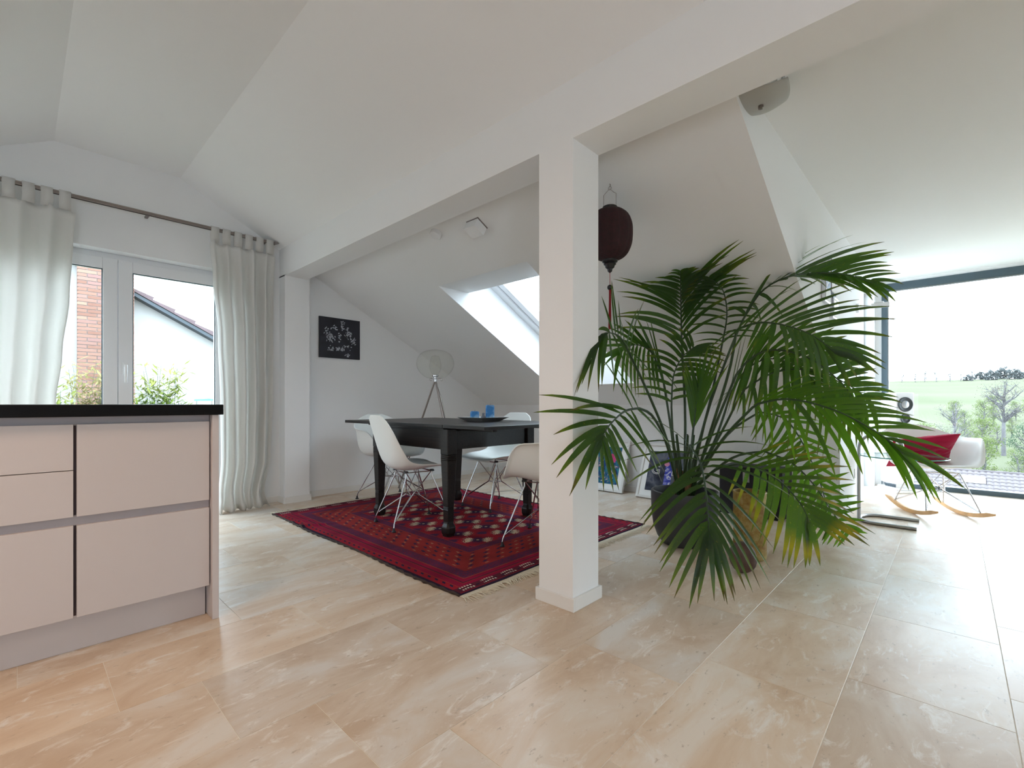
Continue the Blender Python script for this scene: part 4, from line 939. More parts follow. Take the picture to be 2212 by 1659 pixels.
# slope normal frame for the two devices
def on_slope(x, y): 
    m_ = Matrix.Translation((x, y, zs(y))) @ Matrix.Rotation(-sa, 4, 'X'); return m_
q = MB().lathe([(.043, 0), (.043, -.026), (.040, -.030), (0, -.0302)], seg=32); o = q.obj('smoke_detector', M['white_gloss'], smooth=True, angle=40); o.matrix_world = on_slope(-2.735, 2.095)
tag(o, 'round white smoke detector on the sloping ceiling', 'smoke detector')
sp_ = thing('ceiling_spotlight', 'square white box light on the sloping ceiling', 'ceiling light', (0, 0, 0)); sp_.matrix_world = on_slope(-2.355, 2.145)
mod_bevel(MB().box(-.055, .055, -.048, .048, -.068, -.006).obj('housing', M['white_gloss'], sp_), .002)
MB().box(-.058, .058, -.051, .051, -.006, 0).obj('mounting_plate', M['chrome_dark'], sp_)

# curved glass ceiling lamp right of the column
cl = thing('ceiling_lamp', 'frosted curved glass ceiling lamp on the dormer ceiling beside the beam', 'ceiling light', (-.595, 2.16, ZD))
q = MB(); n_ = 20
out = []
for i in range(n_+1):
    for j in range(n_+1):
        u, v = -1+2*i/n_, -1+2*j/n_
        k = .93; rx = u*sqrt(1-v*v*.28); ry = v*sqrt(1-u*u*.28)
        d_ = max(0, 1-(u*u+v*v)*.5)
        q.v.append((rx*.105, ry*.105, -.075-.040*d_))
for i in range(n_):
    for j in range(n_):
        a = i*(n_+1)+j; q.f.append((a, a+1, a+n_+2, a+n_+1)); q.m.append(0)
sh = q.obj('glass_shade', translucent('frosted_glass', (.62, .62, .60), (.7, .7, .68), .35, .3), cl, smooth=True); sh.rotation_euler = (0, 0, R(20)); s_ = sh.modifiers.new('t', 'SOLIDIFY'); s_.thickness = .004
MB().box(-.05, .05, -.05, .05, -.07, 0).obj('lamp_body', M['white_gloss'], cl)
q = MB().box(.072, .078, .02, .055, -.075, 0); q.obj('bracket', M['steel'], cl)
MB().lathe([(.006, -.130), (.010, -.128), (.010, -.112), (.007, -.108)], seg=14).obj('fixing_knob', M['chrome_dark'], cl, smooth=True, angle=40)

# ================================================================ LANTERN
ln = thing('paper_lantern', 'dark red oriental silk lantern with a tassel hanging beside the column', 'lantern', (-1.351, 2.197, zs(2.197)))
Z0 = -zs(2.197)
q = MB(); ns = 12
def wob(th, z): return 1-.045*(1-abs(sin(th*ns/2)))**2.0
prof = [(.038, 1.975), (.040, 1.968), (.070, 1.962), (.100, 1.935), (.118, 1.89), (.122, 1.845), (.118, 1.79), (.098, 1.74), (.070, 1.712), (.036, 1.70)]
q.lathe([(r_, z+Z0) for r_, z in sm(prof, 3)], seg=96, wob=wob); q.obj('silk_body', M['lantern'], ln, smooth=True)
MB().lathe([(.038, 1.966+Z0), (.040, 1.985+Z0), (.036, 1.988+Z0), (.034, 1.97+Z0)], seg=28).obj('top_ring', M['blackwood'], ln, smooth=True, angle=40)
MB().lathe([(r_, z+Z0) for r_, z in [(.036, 1.705), (.041, 1.70), (.041, 1.69), (.032, 1.684), (.034, 1.677), (.026, 1.670), (.024, 1.660), (.014, 1.652), (.012, 1.640), (.004, 1.632), (0, 1.631)]], seg=24).obj('turned_base', M['blackwood'], ln, smooth=True, angle=40)
MB().tube([(-.026, -.02, 1.985+Z0), (-.026, -.02, 2.05+Z0), (-.016, -.012, 2.066+Z0), (0, 0, 2.085+Z0), (.016, .012, 2.066+Z0), (.026, .02, 2.06+Z0), (.026, .02, 1.985+Z0)], .0014, 6).obj('wire_handle', M['chrome_dark'], ln, smooth=True)
q = MB(); q.tube([(.009*cos(a), .0, 2.088+Z0+.009*sin(a)) for a in [2*pi*i/12 for i in range(12)]], .0013, 6, closed=True); q.tube([(0, 0, 2.098+Z0), (.004, 0, 2.104+Z0), (0, 0, 2.110+Z0), (0, 0, -.001)], .002, 6)
q.obj('hook', M['chrome_dark'], ln, smooth=True)
MB().tube([(0, 0, 1.634+Z0), (0, 0, 1.566+Z0)], .0014, 6).obj('cord', M['tassel'], ln)
MB().lathe([(.0, 1.568+Z0)]+[(.0145*sin(pi*i/10), 1.553+Z0+.0145*cos(pi*i/10)) for i in range(1, 10)]+[(.0, 1.538+Z0)], seg=18).obj('bead', M['blackwood'], ln, smooth=True)
q = MB()
for k in range(40):
    a = rnd.uniform(0, 2*pi); r0 = rnd.uniform(.001, .006); r1 = rnd.uniform(.002, .0085); q.tube([(r0*cos(a), r0*sin(a), 1.542+Z0), (r1*cos(a), r1*sin(a), rnd.uniform(1.325, 1.34)+Z0)], .0012, 4)
q.obj('tassel', M['tassel'], ln)

# ================================================================ THINGS ALONG THE KNEE WALL
def abstract(name, seed, cols, scale=9, dist=2.5):
    m, n, l, p = nt(name)
    tc = n.new('ShaderNodeTexCoord'); nz = n.new('ShaderNodeTexNoise'); nz.inputs['Scale'].default_value = scale; nz.inputs['Detail'].default_value = 4; nz.inputs['Distortion'].default_value = dist
    mp = n.new('ShaderNodeMapping'); mp.inputs['Location'].default_value = (seed, seed*2, 0)
    l.new(tc.outputs['Object'], mp.inputs[0]); l.new(mp.outputs[0], nz.inputs['Vector']); r = n.new('ShaderNodeValToRGB'); l.new(nz.outputs['Fac'], r.inputs[0])
    e = r.color_ramp.elements; e[0].position = cols[0][0]; e[0].color = (*cols[0][1], 1); e[1].position = cols[-1][0]; e[1].color = (*cols[-1][1], 1)
    for pos, c_ in cols[1:-1]: x = e.new(pos); x.color = (*c_, 1)
    l.new(r.outputs[0], p.inputs['Base Color']); p.inputs['Roughness'].default_value = .25
    return m
def poster(x0, x1, hgt, label, pic, ybase, letters=None, extra=None):
    wd = x1-x0; tilt = math.atan((YK-.002-ybase-.0)/hgt)
    f_ = thing('framed_picture', label, 'picture', ((x0+x1)/2, ybase, 0)); f_.rotation_euler.x = -tilt
    bw, mw = .026, .055
    q = MB(); a = wd/2
    q.box(-a, -a+bw, -.028, 0, .002, hgt); q.box(a-bw, a, -.028, 0, .002, hgt); q.box(-a+bw, a-bw, -.028, 0, .002, bw); q.box(-a+bw, a-bw, -.028, 0, hgt-bw, hgt)
    mod_bevel(q.obj('frame', M['frame_white'], f_), .002)
    MB().box(-a+bw, a-bw, -.016, -.010, bw, hgt-bw).obj('mount', M['paper'], f_)
    p_ = MB().box(-a+bw+mw, a-bw-mw, -.0185, -.016, bw+mw, hgt-bw-mw).obj('print', pic, f_)
    if extra: extra(f_, p_)
    for (ch, x, z, s_) in letters or []:
        cu_ = bpy.data.curves.new('letter', 'FONT'); cu_.body = ch; cu_.size = s_; cu_.align_x = 'CENTER'; cu_.fill_mode = 'NONE'; cu_.bevel_depth = .0024; cu_.bevel_resolution = 0; cu_.resolution_u = 3
        t_ = bpy.data.objects.new('letter', cu_); COL.objects.link(t_); dg = bpy.context.evaluated_depsgraph_get(); dg.update()
        me = bpy.data.meshes.new_from_object(t_.evaluated_get(dg)); bpy.data.objects.remove(t_)
        o = bpy.data.objects.new('letter', me); COL.objects.link(o); me.materials.clear(); me.materials.append(M['paper']); o.parent = p_; o.location = (x, -.0195, z); o.rotation_euler = (R(90), 0, 0)
    return f_
def pink(f_, p_):
    q = MB()
    for (cx, cz, w_, h_, s_) in ((.115, .36, .055, .035, 2), (.13, .33, .04, .02, 5), (.105, .385, .035, .018, 7)):
        vs = [(cx+w_*cos(2*pi*i/14)*(1+.25*sin(3*i+s_)), -.0188, cz+h_*sin(2*pi*i/14)*(1+.3*sin(2.3*i+s_))) for i in range(14)]; q.add(vs, [tuple(range(14))])
    q.obj('pink_patch', mat('pink_ink', (.62, .06, .22), .4), p_)
poster(-3.07, -2.468, .56, 'white framed abstract print in blue and pink leaning on the low wall near the column',
       abstract('print_blue_pink', 3.1, [(.32, (.01, .02, .10)), (.42, (.02, .06, .22)), (.50, (.02, .22, .26)), (.56, (.04, .03, .12)), (.64, (.60, .62, .66)), (.70, (.30, .03, .10))]), 4.265, extra=pink)
def fig(f_, p_):
    q = MB(); q.box(.0, .06, -.0192, -.0186, .10, .43); q.box(-.01, .012, -.0194, -.0187, .13, .40)
    q.obj('blue_figure', abstract('figure_blue', 8.2, [(.40, (.02, .03, .30)), (.52, (.10, .12, .50)), (.60, (.55, .55, .62))], 14), p_)
    q = MB(); q.add([(.0+.028*cos(2*pi*i/12), -.0196, .355+.022*sin(2*pi*i/12)) for i in range(12)], [tuple(range(12))]); q.obj('rose_patch', mat('rose_ink', (.55, .18, .30), .5), p_)
poster(-2.298, -1.76, .56, 'white framed dark blue print with an outlined letter G leaning behind the palm pot',
       abstract('print_slate', 6.4, [(.35, (.012, .014, .03)), (.5, (.045, .055, .085)), (.58, (.12, .13, .17)), (.66, (.05, .06, .10))], 5, 1), 4.228,
       [('G', -.105, .25, .13), ('L', .085, .25, .13)], fig)
bx = thing('black_side_cabinet', 'low black box cabinet on the floor behind the palm', 'cabinet', (-1.22, 4.26, 0))
q = MB(); q.box(-.24, .24, -.14, .16, 0, .40); mod_bevel(q.obj('body', M['black'], bx), .006)
MB().box(-.05, .00, -.146, -.14, .28, .36).obj('metal_plate', M['steel'], bx)

# ---- palm pot, vase, stone
PXc, PYc = -1.305, 3.045
pt = thing('palm_pot', 'large round anthracite planter holding the palm', 'planter', (PXc, PYc, 0))
prof = [(.125, 0), (.140, .004), (.172, .05), (.197, .12), (.208, .20), (.212, .30), (.2125, .345), (.209, .352), (.196, .352), (.193, .345), (.190, .29), (0, .29)]
MB().lathe(prof, seg=72).obj('pot', M['concrete'], pt, smooth=True, angle=35)
MB().lathe([(.192, .296), (.15, .306), (.08, .312), (0, .315)], seg=40, wob=lambda th, z: 1).obj('soil', M['soil'], pt, smooth=True)
vs_ = thing('floor_vase', 'tall cylindrical mottled ochre floor vase beside the black pot', 'vase', (-.898, 3.035, 0))
def ochre():
    m, n, l, p = nt('ochre_glaze'); tc = n.new('ShaderNodeTexCoord'); nz = n.new('ShaderNodeTexNoise'); nz.inputs['Scale'].default_value = 16; nz.inputs['Detail'].default_value = 8; nz.inputs['Roughness'].default_value = .7
    l.new(tc.outputs['Object'], nz.inputs['Vector']); r = n.new('ShaderNodeValToRGB'); l.new(nz.outputs['Fac'], r.inputs[0]); e = r.color_ramp.elements
    e[0].position = .36; e[0].color = (.20, .085, .015, 1); e[1].position = .66; e[1].color = (.44, .36, .15, 1); x = e.new(.5); x.color = (.33, .22, .055, 1)
    l.new(r.outputs[0], p.inputs['Base Color']); p.inputs['Roughness'].default_value = .6; b_ = n.new('ShaderNodeBump'); b_.inputs['Strength'].default_value = .5; b_.inputs['Distance'].default_value = .003
    l.new(nz.outputs['Fac'], b_.inputs['Height']); l.new(b_.outputs[0], p.inputs['Normal']); return m
MB().lathe([(.082, 0), (.090, .006), (.092, .03), (.090, .2), (.091, .385), (.094, .395), (.091, .400), (.085, .398), (.083, .38), (.082, .05), (0, .05)], seg=48, wob=lambda th, z: 1+.006*sin(3*th+9*z)).obj('body', ochre(), vs_, smooth=True, angle=50)
q = MB(); n_ = 24; k = 14
for i in range(k+1):
    ph = -pi/2+pi*i/k
    for j in range(n_):
        th = 2*pi*j/n_; r_ = cos(ph); v = Vector((.072*r_*cos(th), .060*r_*sin(th), .085*sin(ph))); v *= 1+.06*noise.noise(v*14); q.v.append((v.x, v.y, v.z+.084))
for i in range(k):
    for j in range(n_): q.f.append((i*n_+j, i*n_+(j+1) % n_, (i+1)*n_+(j+1) % n_, (i+1)*n_+j)); q.m.append(0)
o = q.obj('stone', M['stone'], loc=(-.845, 2.735, 0), smooth=True); tag(o, 'rounded brown stone on the floor in front of the ochre vase', 'stone')

# ---- palm
plm = thing('kentia_palm', 'large kentia palm with long arching green fronds in the black planter', 'palm', (PXc, PYc, .30))
B0 = Vector((PXc, PYc, .30))
rp = random.Random(12)
def leaflet_geo(b, s, p0, ctl, p1, wid, side, uvs):
    """folded blade along a quadratic curve"""
    k = len(b.v); N_ = 7; prev = None
    for i in range(N_+1):
        t = i/N_; P_ = p0*(1-t)**2+ctl*(2*t*(1-t))+p1*t*t
        T_ = (ctl-p0)*(2*(1-t))+(p1-ctl)*(2*t); T_.normalize()
        sd = side-T_*side.dot(T_)
        if sd.length < 1e-4: sd = Vector((0, 0, 1)).cross(T_)
        sd.normalize(); nn = T_.cross(sd)
        if nn.z < 0: nn = -nn
        wv = wid*min(1, (t*5+.35))*(1-t**3.2)**.9*.5+.0006
        if i == N_: wv = .0006
        b.v += [tuple(P_-sd*wv+nn*wv*.22), tuple(P_), tuple(P_+sd*wv+nn*wv*.22)]
        uvs += [(0, t), (.5, t), (1, t)]
        if i:
            a = k+3*(i-1); b.f += [(a, a+1, a+4, a+3), (a+1, a+2, a+5, a+4)]; b.m += [0, 0]
def set_uv(me, uvs):
    ul = me.uv_layers.new(name='UVMap')
    for lp_ in me.loops: ul.data[lp_.index].uv = uvs[lp_.vertex_index]
for (pet, rac, ta, tbb, n, wid, lift, mk, ind) in FRONDS:
    q = MB()
    pets = [crom(pet, i/10)-B0 for i in range(11)]
    pets[0] = pets[0]*.4+Vector((0, 0, -.02)) if pets[0].length > .15 else pets[0]; pets[0].z = min(pets[0].z, .01)
    racs = [crom(rac, i/16)-B0 for i in range(17)]
    pts = pets+racs[1:]; m_ = len(pts)
    q.tube(pts, [.0105-.0092*(i/(m_-1)) for i in range(m_)], 6)
    fr_ = q.obj('frond', M['stem'], plm, smooth=True)
    cen = sum(racs, Vector())/len(racs)
    allq = MB(); auv = []
    for sidx, tips in enumerate((ta, tbb)):
        for i in range(n):
            t = (i+.35*sidx+.2)/n; jt = t+rp.uniform(-.25, .25)/n
            p0 = crom(rac, min(.995, t**.92))-B0; p1 = crom(tips, min(1, max(0, jt)))-B0
            p1 += Vector((rp.uniform(-.02, .02), rp.uniform(-.02, .02), rp.uniform(-.018, .018)))
            if p1.z+B0.z < .03: p1.z = .03-B0.z
            T_ = (crom(rac, min(1, t+.03))-crom(rac, max(0, t-.03))).normalized(); D_ = p1-p0; L_ = D_.length
            up = Vector((0, 0, 1)); ctl = p0+D_*.42+up*lift*(.25+L_*.8)*rp.uniform(.7, 1.3)+T_*L_*.10
            Lt = (crom(tbb, jt)-crom(ta, jt)); Nf = Lt.cross(T_)
            side = Nf.cross(D_) if Nf.length > 1e-4 else T_
            side = side.normalized()*(1 if side.dot(T_) > 0 else -1)
            wv = wid*.90*(.6+.4*min(1, 4*t*(1-t)+.35))*rp.uniform(.85, 1.1)
            if ind:
                b1 = MB(); u1 = []; leaflet_geo(b1, 0, p0, ctl, p1, wv, side, u1)
                me = b1.mesh('leaflet', M['leaf_'+(mk if rp.random() > .12 else 'm')], True); set_uv(me, u1)
                lo = bpy.data.objects.new('leaflet', me); COL.objects.link(lo); lo.parent = fr_
            else: leaflet_geo(allq, 0, p0, ctl, p1, wv, side, auv)
    if not ind:
        me = allq.mesh('leaflets', M['leaf_'+mk], True); set_uv(me, auv); lo = bpy.data.objects.new('leaflets', me); COL.objects.link(lo); lo.parent = fr_; lo['kind'] = 'stuff'
q = MB()
for k in range(26):
    a = rp.uniform(0, 2*pi); r_ = rp.uniform(.01, .05); h = rp.uniform(.06, .20); x, y = r_*cos(a), r_*sin(a)
    q.tube([(x, y, 0), (x*1.3, y*1.3, h*.5), (x*1.2+rp.uniform(-.02, .02), y*1.2+rp.uniform(-.02, .02), h)], [.012, .010, .003], 5)
q.obj('fibrous_base', M['fibre'], plm, smooth=True)
for k in range(5):
    a = .4+k*1.27; MB().tube([(.02*cos(a), .02*sin(a), 0), (.035*cos(a), .035*sin(a), .22), (.06*cos(a), .06*sin(a), .42)], [.016, .012, .008], 7).obj('cane', M['stem'], plm, smooth=True)

# ================================================================ DORMER CORNER
def cheek_pic(y0, y1, z0, z1, label, pic, th_=.022):
    o = thing('wall_picture', label, 'picture', (XK+.001, (y0+y1)/2, (z0+z1)/2), 0, 'small pictures on the dormer side wall'); a, b_ = (y1-y0)/2, (z1-z0)/2
    MB().box(0, th_, -a, a, -b_, b_).obj('frame', M['chrome'], o); MB().box(th_, th_+.002, -a+.012, a-.012, -b_+.012, b_-.012).obj('mount', M['paper'], o)
    MB().box(th_+.002, th_+.003, -a+.02, a-.02, -b_*.35, b_-.03).obj('print', pic, o)
pcs = [(.35, (.02, .04, .10)), (.5, (.10, .20, .45)), (.6, (.35, .38, .45)), (.7, (.75, .4, .35))]
cheek_pic(3.735, 3.93, 1.62, 1.90, 'narrow chrome framed picture on the dormer side wall, left one of the upper pair', abstract('print_c1', 1.2, pcs, 12))
cheek_pic(3.95, 4.13, 1.71, 1.97, 'narrow chrome framed picture on the dormer side wall, right one of the upper pair', abstract('print_c2', 4.2, pcs, 12))
cheek_pic(4.02, 4.22, 1.545, 1.70, 'small framed picture hanging lowest of the three on the dormer side wall', abstract('print_c3', 7.7, pcs, 12))
wl = thing('wall_lamp', 'white halogen wall lamp on an arm beside the tall side window', 'wall lamp', (XK, 5.29, 1.80))
MB().tube([(0, 0, 0), (.022, 0, 0)], .042, 28).obj('wall_rose', M['white_gloss'], wl, smooth=True, angle=40)
MB().tube([(.02, 0, 0), (.08, .0, .003), (.13, .0, .006)], .007, 8).obj('arm', M['chrome'], wl, smooth=True)
q = MB(); q.box(.11, .24, -.035, .035, -.012, .022); q.box(.13, .20, -.045, .045, .022, .032); mod_bevel(q.obj('lamp_head', M['white_gloss'], wl), .006, 3)
MB().box(.14, .22, -.02, .02, -.018, -.012).obj('reflector', M['steel'], wl)
for z, lab in ((1.20, 'white double light switch beside the tall side window'), (.82, 'white wall socket below the light switch by the side window')):
    o = thing('light_switch' if z > 1 else 'wall_socket', lab, 'switch' if z > 1 else 'socket', (XK, 5.50, z)); hh = .075 if z > 1 else .042
    mod_bevel(MB().box(0, .009, -.04, .04, -hh, hh).obj('cover_plate', M['white_gloss'], o), .003)
    if z > 1:
        for dz in (-.036, .036): mod_bevel(MB().box(.009, .014, -.030, .030, dz-.03, dz+.03).obj('rocker', M['upvc'], o), .002)
    else: MB().tube([(.0091, 0, 0), (.0095, 0, 0)], .02, 20).obj('socket_well', M['taupe_dark'], o)
MB_s = thing('wall_socket', 'white wall socket low beside the skirting of the dormer side wall', 'socket', (XK, 5.20, .30))
mod_bevel(MB().box(0, .009, -.04, .04, -.042, .042).obj('cover_plate', M['white_gloss'], MB_s), .003)

# speaker
spk = thing('loudspeaker', 'white floor-standing loudspeaker in the window corner', 'speaker', (-.438, 6.225, 0)); spk.rotation_euler.z = math.atan2(.68, .73)
SWd, SDp, SH = .185, .28, 1.04     # local x along the front, local y depth, front faces -y
q = MB(); prof = [(0, 0), (SWd, 0), (SWd, SDp*.55), (SWd-.03, SDp*.85), (SWd-.07, SDp), (.07, SDp), (.03, SDp*.85), (0, SDp*.55)]
q.prism(prof, 'z', .095, SH); mod_bevel(q.obj('cabinet', M['speaker'], spk), .006, 3)
q = MB(); q.prism([(x*.9+.009, y*.9+.012) for x, y in prof], 'z', .055, .095); q.obj('recess_ring', M['chrome'], spk)
q = MB(); q.prism([(-.012, -.015), (SWd+.012, -.015), (SWd+.012, SDp), (-.012, SDp)], 'z', 0, .030); q.prism([(0, -.005), (SWd, -.005), (SWd, SDp*.9), (0, SDp*.9)], 'z', .03, .055); mod_bevel(q.obj('plinth', M['speaker'], spk), .008, 3)
def driver(z, r_, inner):
    q = MB(); q.lathe([(r_*.55, .004), (r_*.78, .007), (r_*.86, .010), (r_*.95, .011), (r_, .006), (r_, 0)], seg=40)
    q.xf(Matrix.Translation((SWd/2, 0, z)) @ Matrix.Rotation(R(90), 4, 'X')); d_ = q.obj('driver', M['cone'], spk, smooth=True)
    q = MB(); q.lathe([(0, .010), (r_*.2, .009), (r_*.45, .003), (r_*.58, .001)], seg=32); q.xf(Matrix.Translation((SWd/2, -.002, z)) @ Matrix.Rotation(R(90), 4, 'X'))
    q.obj('cone', inner, d_, smooth=True)
driver(.918, .076, M['steel']); driver(.772, .050, M['cone']); driver(.652, .052, M['cone']); 
q = MB(); q.lathe([(0, .001), (.004, .001), (.004, 0)], (0, 0, 0), 12); q.xf(Matrix.Translation((SWd/2-.02, 0, .245)) @ Matrix.Rotation(R(90), 4, 'X'))
q.box(SWd/2-.008, SWd/2+.002, -.001, 0, .240, .250); q.box(SWd/2+.010, SWd/2+.020, -.001, 0, .244, .246); q.box(SWd/2+.014, SWd/2+.016, -.001, 0, .240, .250)
q.obj('badge', M['cone'], spk)

# glass side table
gt = thing('glass_side_table', 'round glass side table on a bent chrome tube foot', 'side table', (-.40, 4.66, 0))
def G_(x, y, z): return (x+.40, y-4.66, z)
def arc(c_, r_, a0, a1, n, ax): 
    return [(c_[0]+r_*cos(R(a0+(a1-a0)*i/n)), c_[1], c_[2]+r_*sin(R(a0+(a1-a0)*i/n))) for i in range(n+1)]
rt = .0125
base = [G_(-.20, 4.50, rt)]+[G_(-.44-.10*sin(pi*i/12)*1.15, 4.50+.17*(1-cos(pi*i/12)), rt) for i in range(13)]+[G_(-.20, 4.84, rt)]
MB().tube(base, rt, 12).obj('tube_foot', M['steel'], gt, smooth=True, angle=50)
post = [G_(-.553, 4.60, rt), G_(-.553, 4.60, .58)]+[G_(-.553+.135*(1-cos(pi*i/10)), 4.60-.02*i/10, .58+.115*sin(pi*i/10)) for i in range(1, 11)]+[G_(-.283, 4.58, .53)]
MB().tube(post, rt, 12).obj('post', M['steel'], gt, smooth=True, angle=50)
gl_ = MB().lathe([(0, .523), (.262, .523), (.265, .526), (.262, .531), (0, .531)], seg=64); 
gl_.xf(Matrix.Translation(G_(-.283, 4.58, 0))); gl_.m = [1 if 0 < i//64 < 3 else 0 for i in range(len(gl_.f))]
gl_.obj('glass_top', [M['tableglass'], M['glassedge']], gt, smooth=True, angle=30)
MB().lathe([(.028, .531), (.028, .536), (.016, .539), (.016, .545)], G_(-.283, 4.58, 0), 20).obj('top_fitting', M['steel'], gt, smooth=True, angle=40)

# rocking armchair
rk = thing('rocking_chair', 'white shell rocking armchair on wooden runners by the big window', 'rocking chair', (-.12, 5.33, 0)); rk.rotation_euler.z = R(-150)
q = shell_mesh(C_arm, E_arm, 34, 24, gz=2.2, arm=True); q.xf(Matrix.Translation((0, -.02, -.035)) @ Matrix.Translation((0, 0, .42)) @ Matrix.Rotation(R(7), 4, 'X') @ Matrix.Translation((0, 0, -.42)))
o = q.obj('seat_shell', M['shell'], rk, smooth=True); s_ = o.modifiers.new('t', 'SOLIDIFY'); s_.thickness = .007; s_.offset = 0
mzz = .355
mt = {(sx, sy): Vector((sx*.12, sy*.10-.01, mzz-.006*(sy < 0)*2)) for sx in (-1, 1) for sy in (-1, 1)}
Rr = .95; xr = .185
def rz_(y): return Rr-sqrt(Rr*Rr-y*y)
for sx in (-1, 1):
    q = MB(); n_ = 22; vs = []; fs = []
    for i in range(n_+1):
        y = -.36+.72*i/n_; z = rz_(y); e = min(1, min(i, n_-i)/3+.45); hh = .034*e
        vs += [(sx*xr-.011, y, z), (sx*xr+.011, y, z), (sx*xr+.011, y, z+hh), (sx*xr-.011, y, z+hh)]
    for i in range(n_):
        for j in range(4): fs.append((4*i+j, 4*i+(j+1) % 4, 4*i+4+(j+1) % 4, 4*i+4+j))
    fs += [(3, 2, 1, 0), tuple(4*n_+j for j in range(4))]; q.add(vs, fs); mod_bevel(q.obj('runner', M['beech'], rk), .002)
q = MB()
hubz = .19; hubs = {(sx, sy): Vector((sx*.05, sy*.035, hubz)) for sx in (-1, 1) for sy in (-1, 1)}
q.tube([hubs[(-1, 1)], hubs[(1, 1)], hubs[(1, -1)], hubs[(-1, -1)]], .0032, 6, closed=True)
for sx in (-1, 1):
    for sy in (-1, 1):
        F_ = Vector((sx*xr, sy*.225, rz_(.225)+.03)); q.tube([F_, mt[(sx, sy)]], .005, 8); q.tube([F_, hubs[(sx, sy)], mt[(-sx, sy)]], .0032, 6); q.tube([F_+Vector((-.004*sx, 0, .01)), hubs[(sx, sy)]+Vector((0, 0, .006)), mt[(sx, -sy)]], .0032, 6)
        q.lathe([(.009, -.004), (.009, .004)], tuple(F_), 8)
    q.tube([mt[(sx, 1)], mt[(sx, -1)]], .0045, 6)
q.tube([mt[(-1, 1)], mt[(1, 1)]], .0045, 6); q.tube([mt[(-1, -1)], mt[(1, -1)]], .0045, 6)
q.obj('wire_base', M['chrome'], rk, smooth=True, angle=50)
# cushion
cu = thing('cushion', 'crumpled crimson cushion lying in the white rocking chair', 'cushion', (0, 0, 0))
q = MB(); N_ = 40; hs = .225
def cush(u, v, s_):
    e = max(0, (1-abs(u)**2.6)*(1-abs(v)**2.6))**.55
    pin = 1-.10*(1-abs(u*v))*max(abs(u), abs(v))**3
    w_ = noise.noise(Vector((u*1.2+v*1.6, (v-u*.4)*5.5, 2.0+s_)))*.018*e+.008*noise.noise(Vector((u*4, v*13+u*3, 1)))*e
    return (u*hs*pin, v*hs*pin, s_*(.058*e)+w_)
for s_ in (1, -1):
    k = len(q.v)
    for j in range(N_+1):
        for i in range(N_+1): q.v.append(cush(-1+2*i/N_, -1+2*j/N_, s_))
    for j in range(N_):
        for i in range(N_):
            a = k+j*(N_+1)+i; f_ = (a, a+1, a+N_+2, a+N_+1); q.f.append(f_ if s_ > 0 else f_[::-1]); q.m.append(0)
q.obj('cover', M['cushion'], cu, smooth=True)
cu.matrix_world = rk.matrix_basis @ Matrix.Translation((.05, -.095, .515)) @ Matrix.Rotation(R(38), 4, 'X') @ Matrix.Rotation(R(-14), 4, 'Z')

# ================================================================ OUTSIDE, GARDEN SIDE
ML = MB().box(-60, -5.0, -40, 30, -3.6, -.35).obj('lawn', M['meadow']); ML['kind'] = 'structure'; ML['label'] = 'ground outside the garden door'
hs_ = thing('neighbour_house', 'white rendered neighbouring house seen through the garden door', 'house', (-11, 0, -.35))
def zr(y): return 2.908-.541*(y-1.486)
q = MB(); q.prism([(-7, -.35), (7.2, -.35), (7.2, zr(7.2)), (-1.8, zr(-1.8)), (-7, zr(-1.8)-.541*5.2)], 'x', -7.0, 0); q.xf(Matrix.Translation((0, 0, .35)))
q.obj('gable_wall', M['stucco'], hs_)
q = MB(); ang = math.atan(.541)
q.prism([(-1.8, zr(-1.8)+.02), (7.4, zr(7.4)+.02), (7.4, zr(7.4)-.045), (-1.8, zr(-1.8)-.045)], 'x', .0, .22); q.xf(Matrix.Translation((0, 0, .35))); q.obj('verge_board', mat('verge', (.03, .04, .05), .6), hs_)
q = MB(); q.prism([(-1.8, zr(-1.8)+.05), (7.5, zr(7.5)+.05), (7.5, zr(7.5)+.10), (-1.8, zr(-1.8)+.10)], 'x', -7.2, -.05); q.xf(Matrix.Translation((0, 0, .35))); q.obj('roof_surface', M['rooftile'], hs_)
y = -1.6; tm = None
while y < 4.6:
    if tm is None:
        t_ = MB(); t_.add([(-.10, 0, .0), (.24, 0, .0), (.24, .385, .0), (-.10, .385, 0), (-.10, 0, .035), (.24, 0, .035), (.24, .385, .085), (-.10, .385, .085)], [(0,3,2,1),(4,5,6,7),(0,1,5,4),(1,2,6,5),(2,3,7,6),(3,0,4,7)]); tm = t_.mesh('verge_tile', M['ridge_tile'])
    o = bpy.data.objects.new('verge_tile', tm); COL.objects.link(o); o.parent = hs_; o.location = (0, y, zr(y)+.03+.35); o.rotation_euler.x = -ang; y += .375*cos(ang)
chm = thing('brick_chimney', 'tall red brick chimney stack in front of the neighbouring white house', 'chimney', (-10.6, 1.06, -.35))
q = MB(); q.box(-.385, -.012, -.36, .36, 0, 5.2); q.obj('core', M['mortar'], chm)
bm_ = {}
def brick(x, y, z, L, D, top=False):
    key = (L, D)
    if key not in bm_: b = MB().box(-D, 0, -L/2, L/2, 0, .050); bm_[key] = b.mesh('brick', M['brick'])
    o = bpy.data.objects.new('brick', bm_[key]); COL.objects.link(o); o.parent = chm; o.location = (x, y, z)
row = 0; z = .95
while z < 4.1:
    wH = .375+.02*max(0, (2.0-z)); off = (row % 2)*.125; ed = [-wH]
    y = -wH+(.25 if row % 2 == 0 else .125)
    while y < wH-.04: ed.append(y); y += .25
    ed.append(wH)
    for a, b_ in zip(ed, ed[1:]):
        brick(rp.uniform(-.002, .004), (a+b_)/2, z, round(b_-a-.010, 3), .12)
    z += .060; row += 1
q = MB(); q.box(-.385, .03, -.44, .44, 5.2, 5.35); q.obj('cap', M['mortar'], chm)
